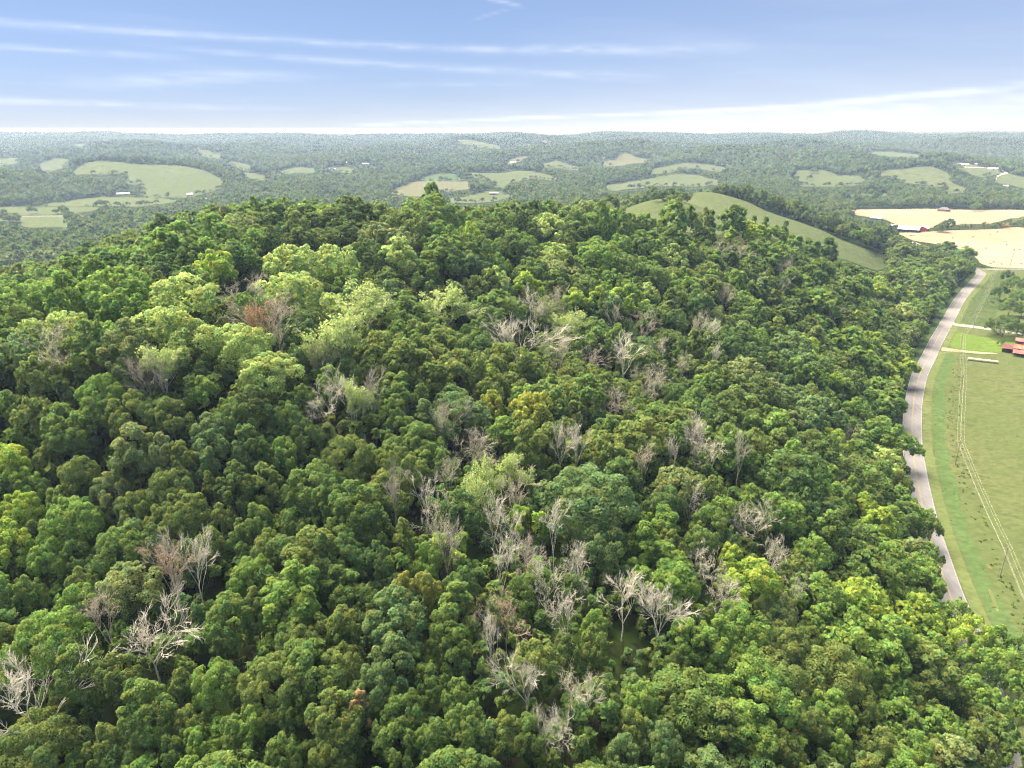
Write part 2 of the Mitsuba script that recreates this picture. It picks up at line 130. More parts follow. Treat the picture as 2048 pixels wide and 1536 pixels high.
FIELDS = {
'a': ('green', [(-1813,2472),(-1712,2472),(-1640,2484),(-1539,2319),(-1604,2308),(-1681,2284)]),
'b': ('green', [(-1314,2017),(-1345,2117),(-1347,2170),(-1320,2170),(-1277,2143),(-1258,2083),(-1234,2017),(-1218,1950),(-1241,1957)]),
'c': ('green', [(-931,1550),(-951,1622),(-953,1666),(-896,1666),(-805,1640),(-748,1635),(-695,1613),(-638,1564),(-582,1488),(-569,1435),(-577,1390),(-585,1363),(-609,1341),(-667,1336),(-700,1368),(-733,1448),(-779,1470),(-869,1488),(-790,1492),(-824,1559),(-868,1546)]),
'd': ('green', [(-782,1191),(-794,1258),(-780,1294),(-768,1353),(-703,1353),(-633,1323),(-567,1267),(-601,1183),(-674,1183)]),
'e': ('green', [(-903,1183),(-777,1183),(-670,1175),(-653,1123),(-652,1062),(-815,1062)]),
'f': ('green', [(-810,1056),(-649,1056),(-570,923),(-618,918),(-693,991),(-730,948)]),
'g': ('green', [(-1146,2705),(-1107,2698),(-1052,2647),(-1006,2597),(-985,2525),(-1012,2561),(-1059,2575),(-1108,2611)]),
'h': ('green', [(-882,2228),(-848,2244),(-777,2181),(-729,2102),(-755,2094),(-795,2126)]),
'i': ('green', [(-695,1850),(-660,1850),(-621,1825),(-577,1776),(-587,1720),(-637,1745)]),
'j': ('green', [(-666,1959),(-641,2029),(-605,2100),(-560,2065),(-510,1994),(-544,1976),(-589,1994),(-617,1950)]),
'k': ('green', [(-524,2078),(-473,2084),(-416,2029),(-442,2004),(-486,2016)]),
'l1': ('dry', [(-250,1462),(-237,1582),(-223,1682),(-190,1692),(-102,1682),(-88,1592),(-90,1522),(-131,1482),(-148,1392),(-173,1362),(-224,1392)]),
'l2': ('clover', [(-222,1692),(-205,1745),(-187,1780),(-170,1792),(-144,1774),(-123,1733),(-104,1692)]),
'm': ('green', [(-124,1785),(-77,1778),(-22,1785),(21,1812),(52,1805),(85,1757),(112,1697),(102,1656),(59,1703),(22,1676),(-9,1636),(-17,1562),(-34,1589),(-50,1663),(-99,1730)]),
'n': ('green', [(-128,1286),(-78,1342),(-47,1392),(-23,1386),(-4,1331),(-21,1275),(-81,1242),(-124,1242)]),
'o1': ('dry', [(-38,2313),(-7,2413),(43,2456),(89,2449),(49,2399),(31,2377),(11,2320),(-14,2306)]),
'o2': ('dry', [(68,2985),(104,3035),(175,3018),(121,2935)]),
'p': ('green', [(70,2184),(100,2225),(131,2274),(160,2225),(185,2176),(219,2102),(180,2094),(134,2143),(89,2151)]),
'q': ('dry', [(260,2307),(332,2379),(361,2477),(386,2522),(412,2450),(446,2388),(470,2379),(421,2334),(385,2325),(345,2289),(290,2262)]),
'r': ('green', [(531,3010),(561,3020),(586,2990),(625,2930),(669,2950),(707,2990),(729,2970),(714,2930),(638,2900),(587,2940)]),
's': ('green', [(331,1972),(403,2055),(450,2100),(489,2130),(528,2130),(567,2115),(592,2070),(599,2010),(558,1995),(521,2040),(466,2040),(437,2002),(367,1950)]),
't': ('green', [(194,1543),(196,1580),(240,1624),(291,1661),(382,1743),(431,1736),(457,1691),(473,1639),(461,1595),(403,1565),(347,1572),(297,1572),(257,1520),(202,1483)]),
'v': ('green', [(682,1801),(725,1841),(766,1841),(782,1807),(790,1767),(804,1641),(744,1621),(703,1601),(638,1621),(670,1734)]),
'w': ('clover', [(618,1377),(653,1384),(702,1388),(732,1380),(674,1348),(620,1351)]),
'x': ('green', [(820,1663),(890,1709),(955,1744),(996,1755),(1001,1721),(994,1674),(963,1605),(934,1547),(941,1507),(922,1460),(857,1425),(891,1501),(854,1530),(839,1570),(840,1634)]),
'y': ('green', [(1366,2849),(1439,2880),(1482,2864),(1536,2771),(1530,2677),(1446,2661),(1360,2630),(1314,2677)]),
'z': ('green', [(1096,1890),(1113,1865),(1127,1839),(1146,1814),(1155,1775),(1160,1718),(1165,1667),(1182,1591),(1097,1470),(1064,1515),(1070,1559),(1054,1585),(1103,1680),(1059,1661),(1072,1731),(1085,1788)]),
'aa': ('hay', [(518,1123),(568,1145),(671,1145),(725,1130),(837,1123),(776,1037),(712,1025),(635,953),(582,948),(538,918),(509,938),(522,1008),(508,1056)]),
'ab': ('hay', [(468,872),(524,885),(660,923),(717,938),(512,633),(467,640),(439,645),(443,665),(476,737),(469,778),(457,807)]),
'u1': ('green', [(-283,3550),(-150,3498),(-32,3368),(-53,3290),(-144,3355),(-229,3446)]),
'u2': ('green', [(-186,4330),(0,4330),(-55,4280),(-155,4290)]),
'u3': ('dry', [(151,3825),(222,3765),(164,3705),(136,3753)]),
'u4': ('green', [(542,4330),(624,4310),(577,4280),(529,4290)]),
'u5': ('green', [(-1992,3353),(-1950,3380),(-1909,3367),(-1852,3180),(-1888,3207)]),
'u6': ('dry', [(-9,3478),(61,3500),(108,3500),(37,3410)]),
'u7': ('green', [(1093,2552),(1117,2560),(1079,2458),(1056,2450)]),
'u8': ('dry', [(-866,3247),(-809,3255),(-821,3215),(-854,3215)]),
'u9': ('green', [(30,4070),(85,4090),(43,4010),(3,3980)]),
'u10': ('green', [(-401,2113),(-374,2124),(-365,2098),(-393,2094)]),
'u11': ('green', [(253,2240),(295,2410),(304,2395),(286,2336)]),
'spur': ('green', [(103,520),(116,560),(170,690),(191,700),(208,690),(219,680),(226,660),(242,650),(257,640),(273,625),(284,612),(301,600),(318,597),(318,585),(306,580),(261,540),(222,510),(188,500),(159,500),(128,490)]),
'spur2': ('green', [(66,452),(122,440),(160,480),(186,560),(192,650),(118,650),(78,560)]),
}
ROAD_EDGE = [(103.1,105.6),(117.5,141.7),(122.8,159.6),(130.5,179.7),(137.5,198.0),(147.4,220.4),(158.1,243.7),(169.2,266.1),(188.6,301.2),(198.8,318.1),(215.2,344.6),(236.1,373.3),(253.2,398.3),(289.8,448.3),(338.2,515.9),(370.5,556.2),(404.8,598.5),(419.2,618.5),(427.6,632.5),(435.8,657.3)]
TREES = [
 (-124.8,171.8,'broad','fresh',1.04,1.02), (-100.5,155.8,'tall','fresh',1.03,1.01), (-89.3,156.7,'broad','fresh',1.16,1.07), (-175.9,275.6,'round','mid',1.08,1.04), (-164.2,271.8,'round','fresh',0.97,0.99), (-79.3,185.3,'round','lime',1.16,1.07),
 (-101.1,205.5,'tall','fresh',1.33,1.15), (-96.2,208.6,'tall','fresh',1.44,1.2), (-90.7,219.0,'tall','fresh',1.5,1.23), (-98.6,194.9,'round','deep',0.7,0.86), (-144.9,270.8,'round','blue',1.16,1.07), (-73.9,156.2,'dome','pale',1.26,1.12),
 (-73.7,145.2,'dome','pale',1.1,1.04), (-68.0,143.1,'dome','pale',0.99,1.0), (-58.5,146.8,'dome','pale',1.12,1.05), (-79.1,137.0,'tall','grey',1.12,1.05), (-86.8,137.9,'tall','mid',1.0,1.0), (-102.1,139.8,'broad','blue',0.87,0.94),
 (-95.8,135.8,'broad','olive',0.7,0.86), (-105.8,149.1,'dome','pale',0.64,0.84), (-95.8,147.1,'dome','pale',0.87,0.94), (-64.9,159.4,'low','lime',0.77,0.9), (-66.6,151.6,'round','olive',0.56,0.8), (-180.8,267.8,'round','fresh',1.15,1.07),
 (-191.0,271.6,'round','olive',1.36,1.16), (-468.4,666.6,'round','mid',1.9,1.3), (-471.8,696.9,'round','deep',1.9,1.3), (-406.3,611.2,'broad','grey',1.9,1.3), (-180.9,290.1,'round','olive',1.14,1.06), (-165.8,286.7,'round','mid',1.02,1.01),
 (-148.9,330.0,'round','fresh',1.15,1.21), (-142.8,340.0,'tall','fresh',1.39,1.08), (-166.2,340.0,'round','fresh',1.08,1.36), (-96.4,255.0,'broad','grey',0.95,1.1), (-94.9,262.0,'broad','olive',1.11,1.13), (-84.4,262.0,'tall','dark',1.89,1.19),
 (-74.2,262.0,'tall','dark',1.9,1.14), (-69.3,252.0,'broad','olive',1.07,0.69), (-61.5,265.0,'tall','dark',1.9,1.23), (-55.8,258.0,'broad','dark',1.09,0.81), (-77.8,252.0,'broad','deep',1.2,0.87), (-84.6,250.0,'broad','dark',0.93,0.81),
 (-61.7,254.0,'broad','dark',0.94,0.68), (-51.4,275.0,'low','lime',1.42,1.5), (-98.1,300.0,'round','lime',0.73,1.04), (-110.8,310.0,'round','fresh',0.86,1.26), (-97.4,310.0,'round','fresh',0.65,1.15), (-29.3,262.0,'broad','mid',1.73,1.36),
 (-29.2,272.0,'tall','mid',1.04,1.5), (-33.0,255.0,'round','olive',0.71,0.73), (-24.9,248.0,'round','fresh',1.22,0.97), (-15.2,252.0,'round','lime',0.89,1.24), (-36.6,240.0,'round','grey',1.31,0.96), (-46.2,227.1,'round','dark',1.21,1.09),
 (-36.2,224.2,'tall','pale',1.36,1.16), (-65.5,207.3,'broad','pale',1.17,1.08), (-55.8,218.5,'broad','pale',1.12,1.05), (-56.7,176.3,'dome','pale',1.42,1.19), (-56.8,223.4,'low','gold',0.94,0.97), (-58.1,218.4,'low','lime',1.04,1.02),
 (-49.9,210.9,'round','fresh',0.91,0.96), (-43.3,217.3,'round','olive',0.62,0.83), (-49.4,188.4,'dome','pale',0.61,0.83), (-23.3,229.0,'tall','mid',1.49,1.22), (-29.5,222.3,'round','mid',1.27,1.12), (-15.0,246.5,'broad','mid',1.06,1.03),
 (-14.6,238.6,'round','blue',1.02,1.01), (-12.2,228.7,'round','olive',0.99,1.0), (-36.4,203.3,'tall','blue',0.9,0.95), (-31.5,201.4,'tall','mid',0.8,0.91), (-29.7,181.2,'round','mid',0.87,0.94), (-31.7,164.6,'broad','olive',1.02,1.01),
 (-26.7,164.2,'round','olive',0.74,0.88), (-19.8,180.1,'round','olive',1.14,1.06), (-13.0,174.7,'broad','olive',0.89,0.95), (-10.2,199.4,'round','mid',0.89,0.95), (-9.7,213.7,'round','mid',0.78,0.9), (-57.1,148.5,'dome','pale',0.74,0.88),
 (-51.8,141.9,'dome','pale',1.14,1.06), (-48.9,150.6,'round','blue',0.56,0.8), (-51.1,158.1,'round','deep',0.7,0.87), (-49.4,181.8,'low','olive',0.98,0.99), (-53.1,170.0,'low','olive',0.92,0.96), (-37.3,151.6,'round','mid',0.69,0.86),
 (-63.3,164.3,'round','mid',0.6,0.82), (-5.5,291.2,'round','mid',1.42,1.19), (2.0,285.0,'round','dark',0.8,1.35), (14.1,288.4,'round','pale',1.51,1.23), (18.4,280.0,'low','rust',0.82,1.5), (25.2,295.7,'tall','mid',1.13,1.06),
 (30.8,306.9,'tall','grey',1.25,1.11), (37.1,295.0,'spire','fresh',1.0,1.39), (46.1,300.0,'round','mid',1.26,1.5), (52.2,320.3,'broad','mid',1.19,1.08), (61.3,324.8,'tall','fresh',1.11,1.05), (73.7,330.0,'tall','fresh',1.55,1.46),
 (84.2,340.0,'round','mid',1.07,1.5), (92.5,345.0,'round','olive',0.97,1.5), (21.6,281.3,'round','olive',0.89,0.95), (33.3,271.1,'broad','fresh',1.31,1.14), (41.8,284.5,'round','fresh',1.21,1.09), (42.5,269.8,'dome','mid',1.37,1.17),
 (53.5,293.9,'round','mid',1.45,1.2), (68.7,302.6,'spire','mid',1.78,1.3), (67.8,296.6,'round','pale',1.26,1.12), (89.5,334.1,'round','dark',1.17,1.08), (6.2,249.0,'round','mid',1.34,1.15), (17.0,252.7,'dome','grey',1.37,1.17),
 (15.9,266.6,'round','pale',1.13,1.06), (-5.5,237.7,'round','pale',1.11,1.05), (13.4,251.0,'low','gold',1.2,1.09), (7.1,246.0,'low','lime',1.05,1.02), (-4.8,248.4,'round','fresh',0.97,0.99), (0.6,260.9,'tall','dark',1.01,1.01),
 (-8.9,257.2,'round','mid',0.82,0.92), (26.3,249.7,'dome','mid',1.2,1.09), (37.9,260.0,'round','fresh',0.93,0.97), (41.6,252.5,'round','fresh',1.09,1.04), (50.9,258.9,'round','pale',0.84,0.93), (32.6,247.4,'low','gold',1.32,1.15),
 (43.1,247.0,'round','lime',0.9,0.95), (21.3,240.2,'round','lime',1.05,1.02), (-4.4,221.6,'broad','mid',1.35,1.16), (69.0,259.4,'round','deep',1.41,1.19), (49.9,242.2,'round','deep',0.97,0.99), (57.7,244.6,'round','deep',0.9,0.95),
 (74.4,258.3,'dome','grey',1.01,1.01), (74.1,268.1,'low','gold',0.72,0.87), (62.4,237.6,'low','lime',1.04,1.02), (57.1,232.3,'round','olive',0.69,0.86), (44.1,224.4,'dome','blue',0.74,0.88), (27.5,217.6,'round','mid',1.13,1.06),
 (-2.1,185.1,'broad','olive',1.15,1.07), (6.6,185.3,'round','olive',0.98,0.99), (19.4,192.7,'dome','olive',1.04,1.02), (-8.4,210.0,'round','mid',0.77,0.9), (72.5,241.2,'round','mid',0.98,0.99), (111.0,362.0,'tall','mid',1.69,1.22),
 (129.7,385.0,'spire','mid',0.75,1.08), (138.0,390.0,'spire','mid',0.76,1.08), (152.9,400.0,'spire','mid',0.78,1.1), (122.5,372.0,'broad','lime',1.58,1.03), (121.9,357.6,'low','sand',1.67,1.3), (145.9,395.0,'round','fresh',1.11,1.0),
 (151.7,387.6,'round','fresh',1.37,1.16), (129.1,349.0,'round','fresh',1.11,1.05), (113.3,334.8,'round','mid',1.19,1.08), (166.3,400.0,'round','mid',1.56,1.44), (191.2,430.0,'spire','mid',1.69,1.38), (154.1,353.7,'tall','mid',1.7,1.3),
 (106.7,318.0,'round','mid',1.14,1.06), (95.5,296.7,'spire','fresh',1.04,1.02), (98.3,321.2,'round','dark',1.03,1.01), (204.7,421.8,'round','mid',1.81,1.3), (198.5,400.5,'tall','fresh',1.9,1.3), (172.9,361.5,'tall','mid',1.75,1.3),
 (142.6,316.8,'tall','fresh',1.69,1.3), (113.9,291.3,'round','dark',1.17,1.08), (99.5,276.6,'tall','mid',1.11,1.05), (108.1,262.8,'broad','blue',1.25,1.11), (113.4,281.1,'round','lime',0.73,0.88), (152.9,302.4,'tall','fresh',1.5,1.23),
 (225.0,425.4,'broad','lime',1.16,1.07), (281.5,489.2,'low','pale',1.9,1.3), (304.6,514.3,'broad','fresh',1.67,1.3), (235.3,413.0,'broad','pale',1.14,1.06), (320.7,554.0,'broad','mid',1.9,1.3), (321.5,586.5,'round','olive',1.9,1.3),
 (363.5,570.9,'broad','mid',1.7,1.3), (357.0,575.6,'round','lime',1.64,1.29), (414.6,678.0,'round','mid',1.9,1.3), (417.3,650.8,'round','fresh',1.84,1.3), (176.3,321.9,'round','lime',1.2,1.09), (170.3,303.6,'round','lime',1.37,1.17),
 (191.6,324.7,'round','lime',1.22,1.1), (117.1,250.8,'round','fresh',0.95,0.98), (78.2,224.5,'broad','grey',1.15,1.07), (76.0,240.8,'broad','deep',0.95,0.98), (-80.7,130.9,'broad','fresh',0.75,0.89), (-84.8,123.5,'tall','mid',0.99,1.0),
 (-93.7,128.1,'broad','olive',0.6,0.82), (-80.5,127.4,'round','mid',0.74,0.88), (-73.9,127.8,'broad','olive',0.71,0.87), (-66.9,128.1,'round','olive',0.74,0.88), (-59.5,127.1,'round','blue',0.74,0.88), (-58.0,122.4,'tall','blue',0.76,0.89),
 (-56.0,131.4,'broad','mid',0.57,0.81), (-99.6,129.6,'round','mid',0.6,0.82), (-71.5,120.3,'tall','grey',0.92,0.96), (-65.6,121.1,'tall','grey',0.7,0.86), (-62.1,120.6,'tall','olive',0.58,0.81), (-81.2,118.3,'round','olive',0.75,0.89),
 (-92.9,117.3,'tall','lime',0.68,0.86), (-89.3,122.9,'round','olive',0.5,0.77), (-89.8,116.7,'round','fresh',0.65,0.84), (-63.3,116.7,'broad','olive',0.64,0.84), (-74.5,116.0,'round','grey',0.65,0.84), (-52.1,117.6,'tall','dark',0.8,0.91),
 (-56.9,117.8,'spire','olive',0.5,0.73), (-88.9,112.0,'broad','lime',0.55,0.8), (-82.6,114.3,'round','mid',0.55,0.8), (-78.6,110.1,'broad','fresh',0.75,0.89), (-69.0,112.6,'round','olive',0.64,0.84), (-59.6,112.3,'broad','olive',0.69,0.86),
 (-53.4,113.3,'round','olive',0.55,0.8), (-67.8,105.5,'broad','mid',0.66,0.85), (-59.9,108.7,'round','olive',0.58,0.81), (-66.5,108.9,'round','blue',0.54,0.79), (-80.0,104.5,'broad','fresh',0.53,0.79), (-86.8,104.8,'tall','lime',0.74,0.88),
 (-85.0,108.7,'round','dark',0.5,0.75), (-54.2,107.8,'round','olive',0.62,0.83), (-49.2,110.3,'round','mid',0.5,0.75), (-75.9,105.4,'round','mid',0.5,0.75), (-52.3,131.2,'tall','dark',0.92,0.96), (-46.6,134.3,'broad','mid',0.55,0.8),
 (-50.8,125.0,'tall','deep',0.78,0.9), (-45.5,127.4,'round','fresh',0.6,0.82), (-42.0,132.2,'broad','dark',0.51,0.78), (-42.2,130.7,'low','fresh',0.76,0.89), (-33.5,129.7,'broad','olive',0.73,0.88), (-24.4,131.4,'broad','olive',0.55,0.8),
 (-21.5,128.8,'broad','olive',0.62,0.83), (-19.2,138.3,'round','mid',0.86,0.94), (-26.7,144.5,'round','mid',0.67,0.85), (-13.6,149.0,'round','blue',1.09,1.04), (-9.6,165.3,'low','gold',0.84,0.93), (-46.3,119.6,'spire','olive',0.86,0.94),
 (-37.7,121.8,'broad','mid',0.81,0.91), (-42.0,118.8,'tall','mid',0.52,0.79), (-35.6,117.2,'tall','mid',0.58,0.81), (-28.8,115.8,'tall','mid',1.03,1.01), (-47.6,113.6,'round','mid',0.69,0.86), (-41.0,114.8,'round','mid',0.5,0.76),
 (-30.5,112.3,'broad','mid',0.59,0.82), (-26.6,114.4,'round','mid',0.56,0.8), (-29.9,107.5,'broad','deep',0.61,0.82), (-23.4,106.5,'tall','deep',0.54,0.79), (-43.1,108.5,'broad','olive',0.54,0.79), (-31.3,127.6,'low','fresh',0.9,0.95),
 (-19.9,111.6,'spire','olive',0.64,0.84), (-15.3,109.5,'round','fresh',0.5,0.78), (-12.3,122.4,'round','olive',0.59,0.82), (-14.5,135.0,'round','mid',0.59,0.81), (-37.1,109.8,'round','mid',0.5,0.75), (-44.3,103.1,'broad','fresh',0.5,0.77),
 (5.0,163.0,'broad','gold',0.8,0.91), (-5.4,161.5,'round','gold',0.62,0.83), (3.9,143.5,'tall','olive',1.03,1.01), (12.7,157.7,'round','olive',0.61,0.83), (15.8,168.1,'round','grey',0.65,0.84), (32.0,159.1,'broad','olive',1.08,1.04),
 (24.2,161.5,'round','mid',0.88,0.94), (20.4,150.4,'round','olive',0.77,0.9), (43.9,180.1,'round','mid',0.69,0.86), (54.4,181.7,'broad','deep',0.85,0.93), (50.6,171.8,'round','fresh',0.73,0.88), (15.6,128.7,'broad','blue',1.49,1.22),
 (17.1,121.0,'broad','blue',0.83,0.92), (33.7,138.1,'round','deep',0.84,0.93), (38.5,145.4,'dome','grey',0.93,0.97), (47.1,147.6,'round','olive',0.65,0.84), (33.4,127.7,'round','olive',0.63,0.83), (43.6,135.6,'round','mid',0.83,0.92),
 (39.8,131.0,'round','mid',0.65,0.84), (30.2,115.1,'round','fresh',1.15,1.07), (29.2,150.9,'round','olive',0.5,0.76), (8.0,127.1,'round','dark',0.5,0.74), (78.8,213.9,'broad','dark',1.11,1.05), (108.0,226.4,'round','blue',1.39,1.18),
 (99.0,225.6,'round','blue',1.03,1.02), (91.0,193.5,'broad','dark',1.03,1.01), (69.0,188.9,'round','mid',0.87,0.94), (81.1,201.7,'round','fresh',0.85,0.93), (65.6,174.0,'broad','olive',0.77,0.9), (79.3,180.7,'round','fresh',0.64,0.84),
 (71.9,163.4,'broad','deep',1.28,1.12), (71.5,154.5,'broad','deep',0.75,0.89), (135.9,237.4,'round','fresh',1.75,1.3), (127.6,242.7,'round','fresh',1.02,1.01), (155.5,273.4,'round','fresh',1.46,1.21), (125.7,216.9,'broad','pale',1.1,1.05),
 (144.6,235.7,'round','fresh',1.11,1.05), (110.3,197.3,'broad','mid',0.95,0.98), (86.6,167.4,'round','fresh',0.81,0.91), (97.6,173.2,'broad','lime',0.64,0.84), (83.7,159.8,'round','mid',0.78,0.9), (109.1,179.3,'broad','fresh',0.88,0.95),
 (120.8,186.1,'broad','fresh',0.86,0.94), (61.1,144.6,'tall','fresh',0.79,0.9), (76.5,147.3,'tall','mid',0.88,0.95), (89.3,157.6,'round','fresh',0.65,0.84), (48.4,135.0,'round','blue',0.5,0.77), (69.3,139.6,'broad','fresh',0.66,0.85),
 (47.4,129.1,'round','lime',0.64,0.84), (82.3,146.9,'round','mid',0.73,0.88), (92.5,149.0,'broad','fresh',1.03,1.02), (112.7,167.3,'round','fresh',0.83,0.92), (125.2,182.8,'round','olive',0.6,0.82), (118.0,168.4,'round','mid',0.5,0.77),
 (86.4,178.7,'low','gold',0.84,0.93), (-84.5,98.8,'round','fresh',0.59,0.81), (-80.6,98.6,'round','mid',0.5,0.78), (-70.4,95.3,'round','fresh',0.65,0.84), (-63.1,98.5,'dome','grey',0.82,0.92), (-71.5,89.0,'broad','fresh',0.82,0.92),
 (-64.1,84.1,'tall','mid',0.78,0.9), (-58.5,84.3,'tall','olive',0.69,0.86), (-52.1,79.3,'tall','mid',0.88,0.95), (-67.2,76.9,'broad','olive',0.81,0.92), (-58.9,77.9,'round','olive',0.54,0.79), (-44.7,84.4,'broad','fresh',0.52,0.78),
 (-45.0,92.1,'tall','mid',0.82,0.92), (-49.9,84.2,'spire','olive',0.5,0.74), (-46.6,79.6,'round','olive',0.51,0.78), (-39.6,78.4,'round','mid',0.5,0.75), (-72.3,100.0,'round','olive',0.51,0.78), (-76.2,86.2,'round','lime',0.5,0.77),
 (-67.3,84.1,'round','olive',0.5,0.72), (-44.5,77.4,'round','fresh',0.5,0.74), (-49.1,76.5,'round','mid',0.5,0.74), (-79.8,91.0,'round','olive',0.5,0.71), (-46.3,101.7,'round','fresh',0.5,0.74), (-35.9,95.0,'tall','fresh',1.13,1.06),
 (-41.3,94.7,'spire','olive',0.62,0.83), (-32.6,90.8,'broad','olive',0.66,0.85), (-26.9,92.1,'tall','olive',0.63,0.83), (-18.9,92.5,'tall','blue',1.07,1.03), (-18.5,86.5,'tall','blue',0.79,0.91), (-24.3,98.3,'round','dark',0.5,0.78),
 (-18.9,102.6,'round','gold2',0.5,0.75), (-14.9,104.1,'round','gold2',0.5,0.75), (-10.8,93.7,'tall','mid',0.69,0.86), (-26.0,86.7,'broad','olive',0.55,0.8), (-35.6,83.6,'broad','olive',0.74,0.88), (-32.5,81.2,'round','mid',0.52,0.78),
 (-37.5,79.1,'round','fresh',0.51,0.78), (-24.9,78.4,'tall','olive',0.87,0.94), (-22.6,81.4,'spire','sand',0.5,0.69), (-25.1,76.5,'round','olive',0.68,0.85), (-16.9,77.8,'round','mid',0.58,0.81), (-16.2,82.2,'broad','mid',0.5,0.77),
 (-12.5,86.8,'round','mid',0.54,0.79), (-11.8,79.3,'round','mid',0.55,0.8), (-8.7,85.3,'round','mid',0.54,0.79), (-7.3,81.3,'broad','mid',0.5,0.75), (-32.1,75.9,'round','mid',0.5,0.77), (-9.3,104.6,'round','deep',0.62,0.83),
 (3.6,91.5,'round','olive',0.85,0.93), (13.8,96.8,'tall','olive',0.52,0.78), (9.1,95.8,'round','dark',0.5,0.76), (14.8,102.5,'round','fresh',0.5,0.75), (14.7,89.2,'round','mid',0.5,0.77), (36.8,105.7,'tall','fresh',0.9,0.95),
 (20.9,90.6,'round','fresh',0.61,0.83), (25.9,90.8,'tall','olive',0.55,0.8), (23.1,84.4,'broad','blue',0.53,0.79), (16.9,81.0,'round','blue',0.53,0.79), (-0.6,80.9,'round','olive',0.56,0.8), (3.0,82.3,'round','mid',0.5,0.72),
 (18.2,85.6,'round','olive',0.55,0.8), (1.4,104.9,'round','mid',0.53,0.79), (6.1,81.4,'low','lime',0.5,0.78), (-3.6,80.9,'round','deep',0.5,0.72), (31.2,98.2,'round','mid',0.5,0.75), (34.5,96.7,'round','fresh',0.61,0.82),
 (29.0,100.0,'round','dark',0.53,0.79), (34.9,109.8,'round','dark',0.52,0.79), (54.5,120.6,'broad','grey',0.63,0.83), (75.8,129.6,'round','lime',1.21,1.1), (65.8,127.6,'broad','fresh',0.82,0.92), (92.5,135.6,'broad','lime',0.97,0.99),
 (41.9,97.8,'broad','fresh',1.17,1.07), (68.1,115.7,'broad','fresh',1.0,1.0), (75.4,113.2,'tall','fresh',0.98,0.99), (92.6,127.1,'broad','fresh',0.76,0.89), (64.6,105.1,'broad','olive',0.68,0.86), (52.6,97.5,'round','olive',0.67,0.85),
 (75.7,110.8,'round','fresh',0.7,0.86), (81.0,111.0,'round','olive',0.75,0.89), (92.5,117.8,'round','olive',0.63,0.84), (82.8,105.2,'broad','fresh',0.73,0.88), (65.8,97.3,'round','olive',0.72,0.88), (73.2,98.0,'round','fresh',0.73,0.88),
 (57.4,95.4,'round','fresh',0.53,0.79), (108.9,143.0,'broad','fresh',0.56,0.8), (60.5,113.6,'low','olive',0.59,0.82), (103.0,149.6,'round','fresh',1.14,1.06), (45.5,91.0,'round','olive',0.68,0.85), (108.8,124.7,'broad','fresh',0.67,0.85),
 (98.9,113.4,'round','fresh',0.77,0.9), (103.3,112.0,'round','fresh',0.51,0.78), (89.1,103.4,'round','olive',0.77,0.9), (107.9,135.9,'broad','lime',0.71,0.87), (96.0,102.0,'round','mid',0.57,0.81), (112.4,133.5,'round','fresh',0.7,0.86),
 (103.7,126.2,'broad','fresh',0.67,0.85), (96.4,116.1,'round','fresh',0.78,0.9), (95.9,106.3,'round','mid',0.69,0.86), (109.1,119.6,'round','fresh',0.64,0.84), (103.7,131.6,'round','lime',0.8,0.91), (94.2,109.1,'round','olive',0.7,0.87),
 (118.5,132.7,'round','mid',0.5,0.76),
]
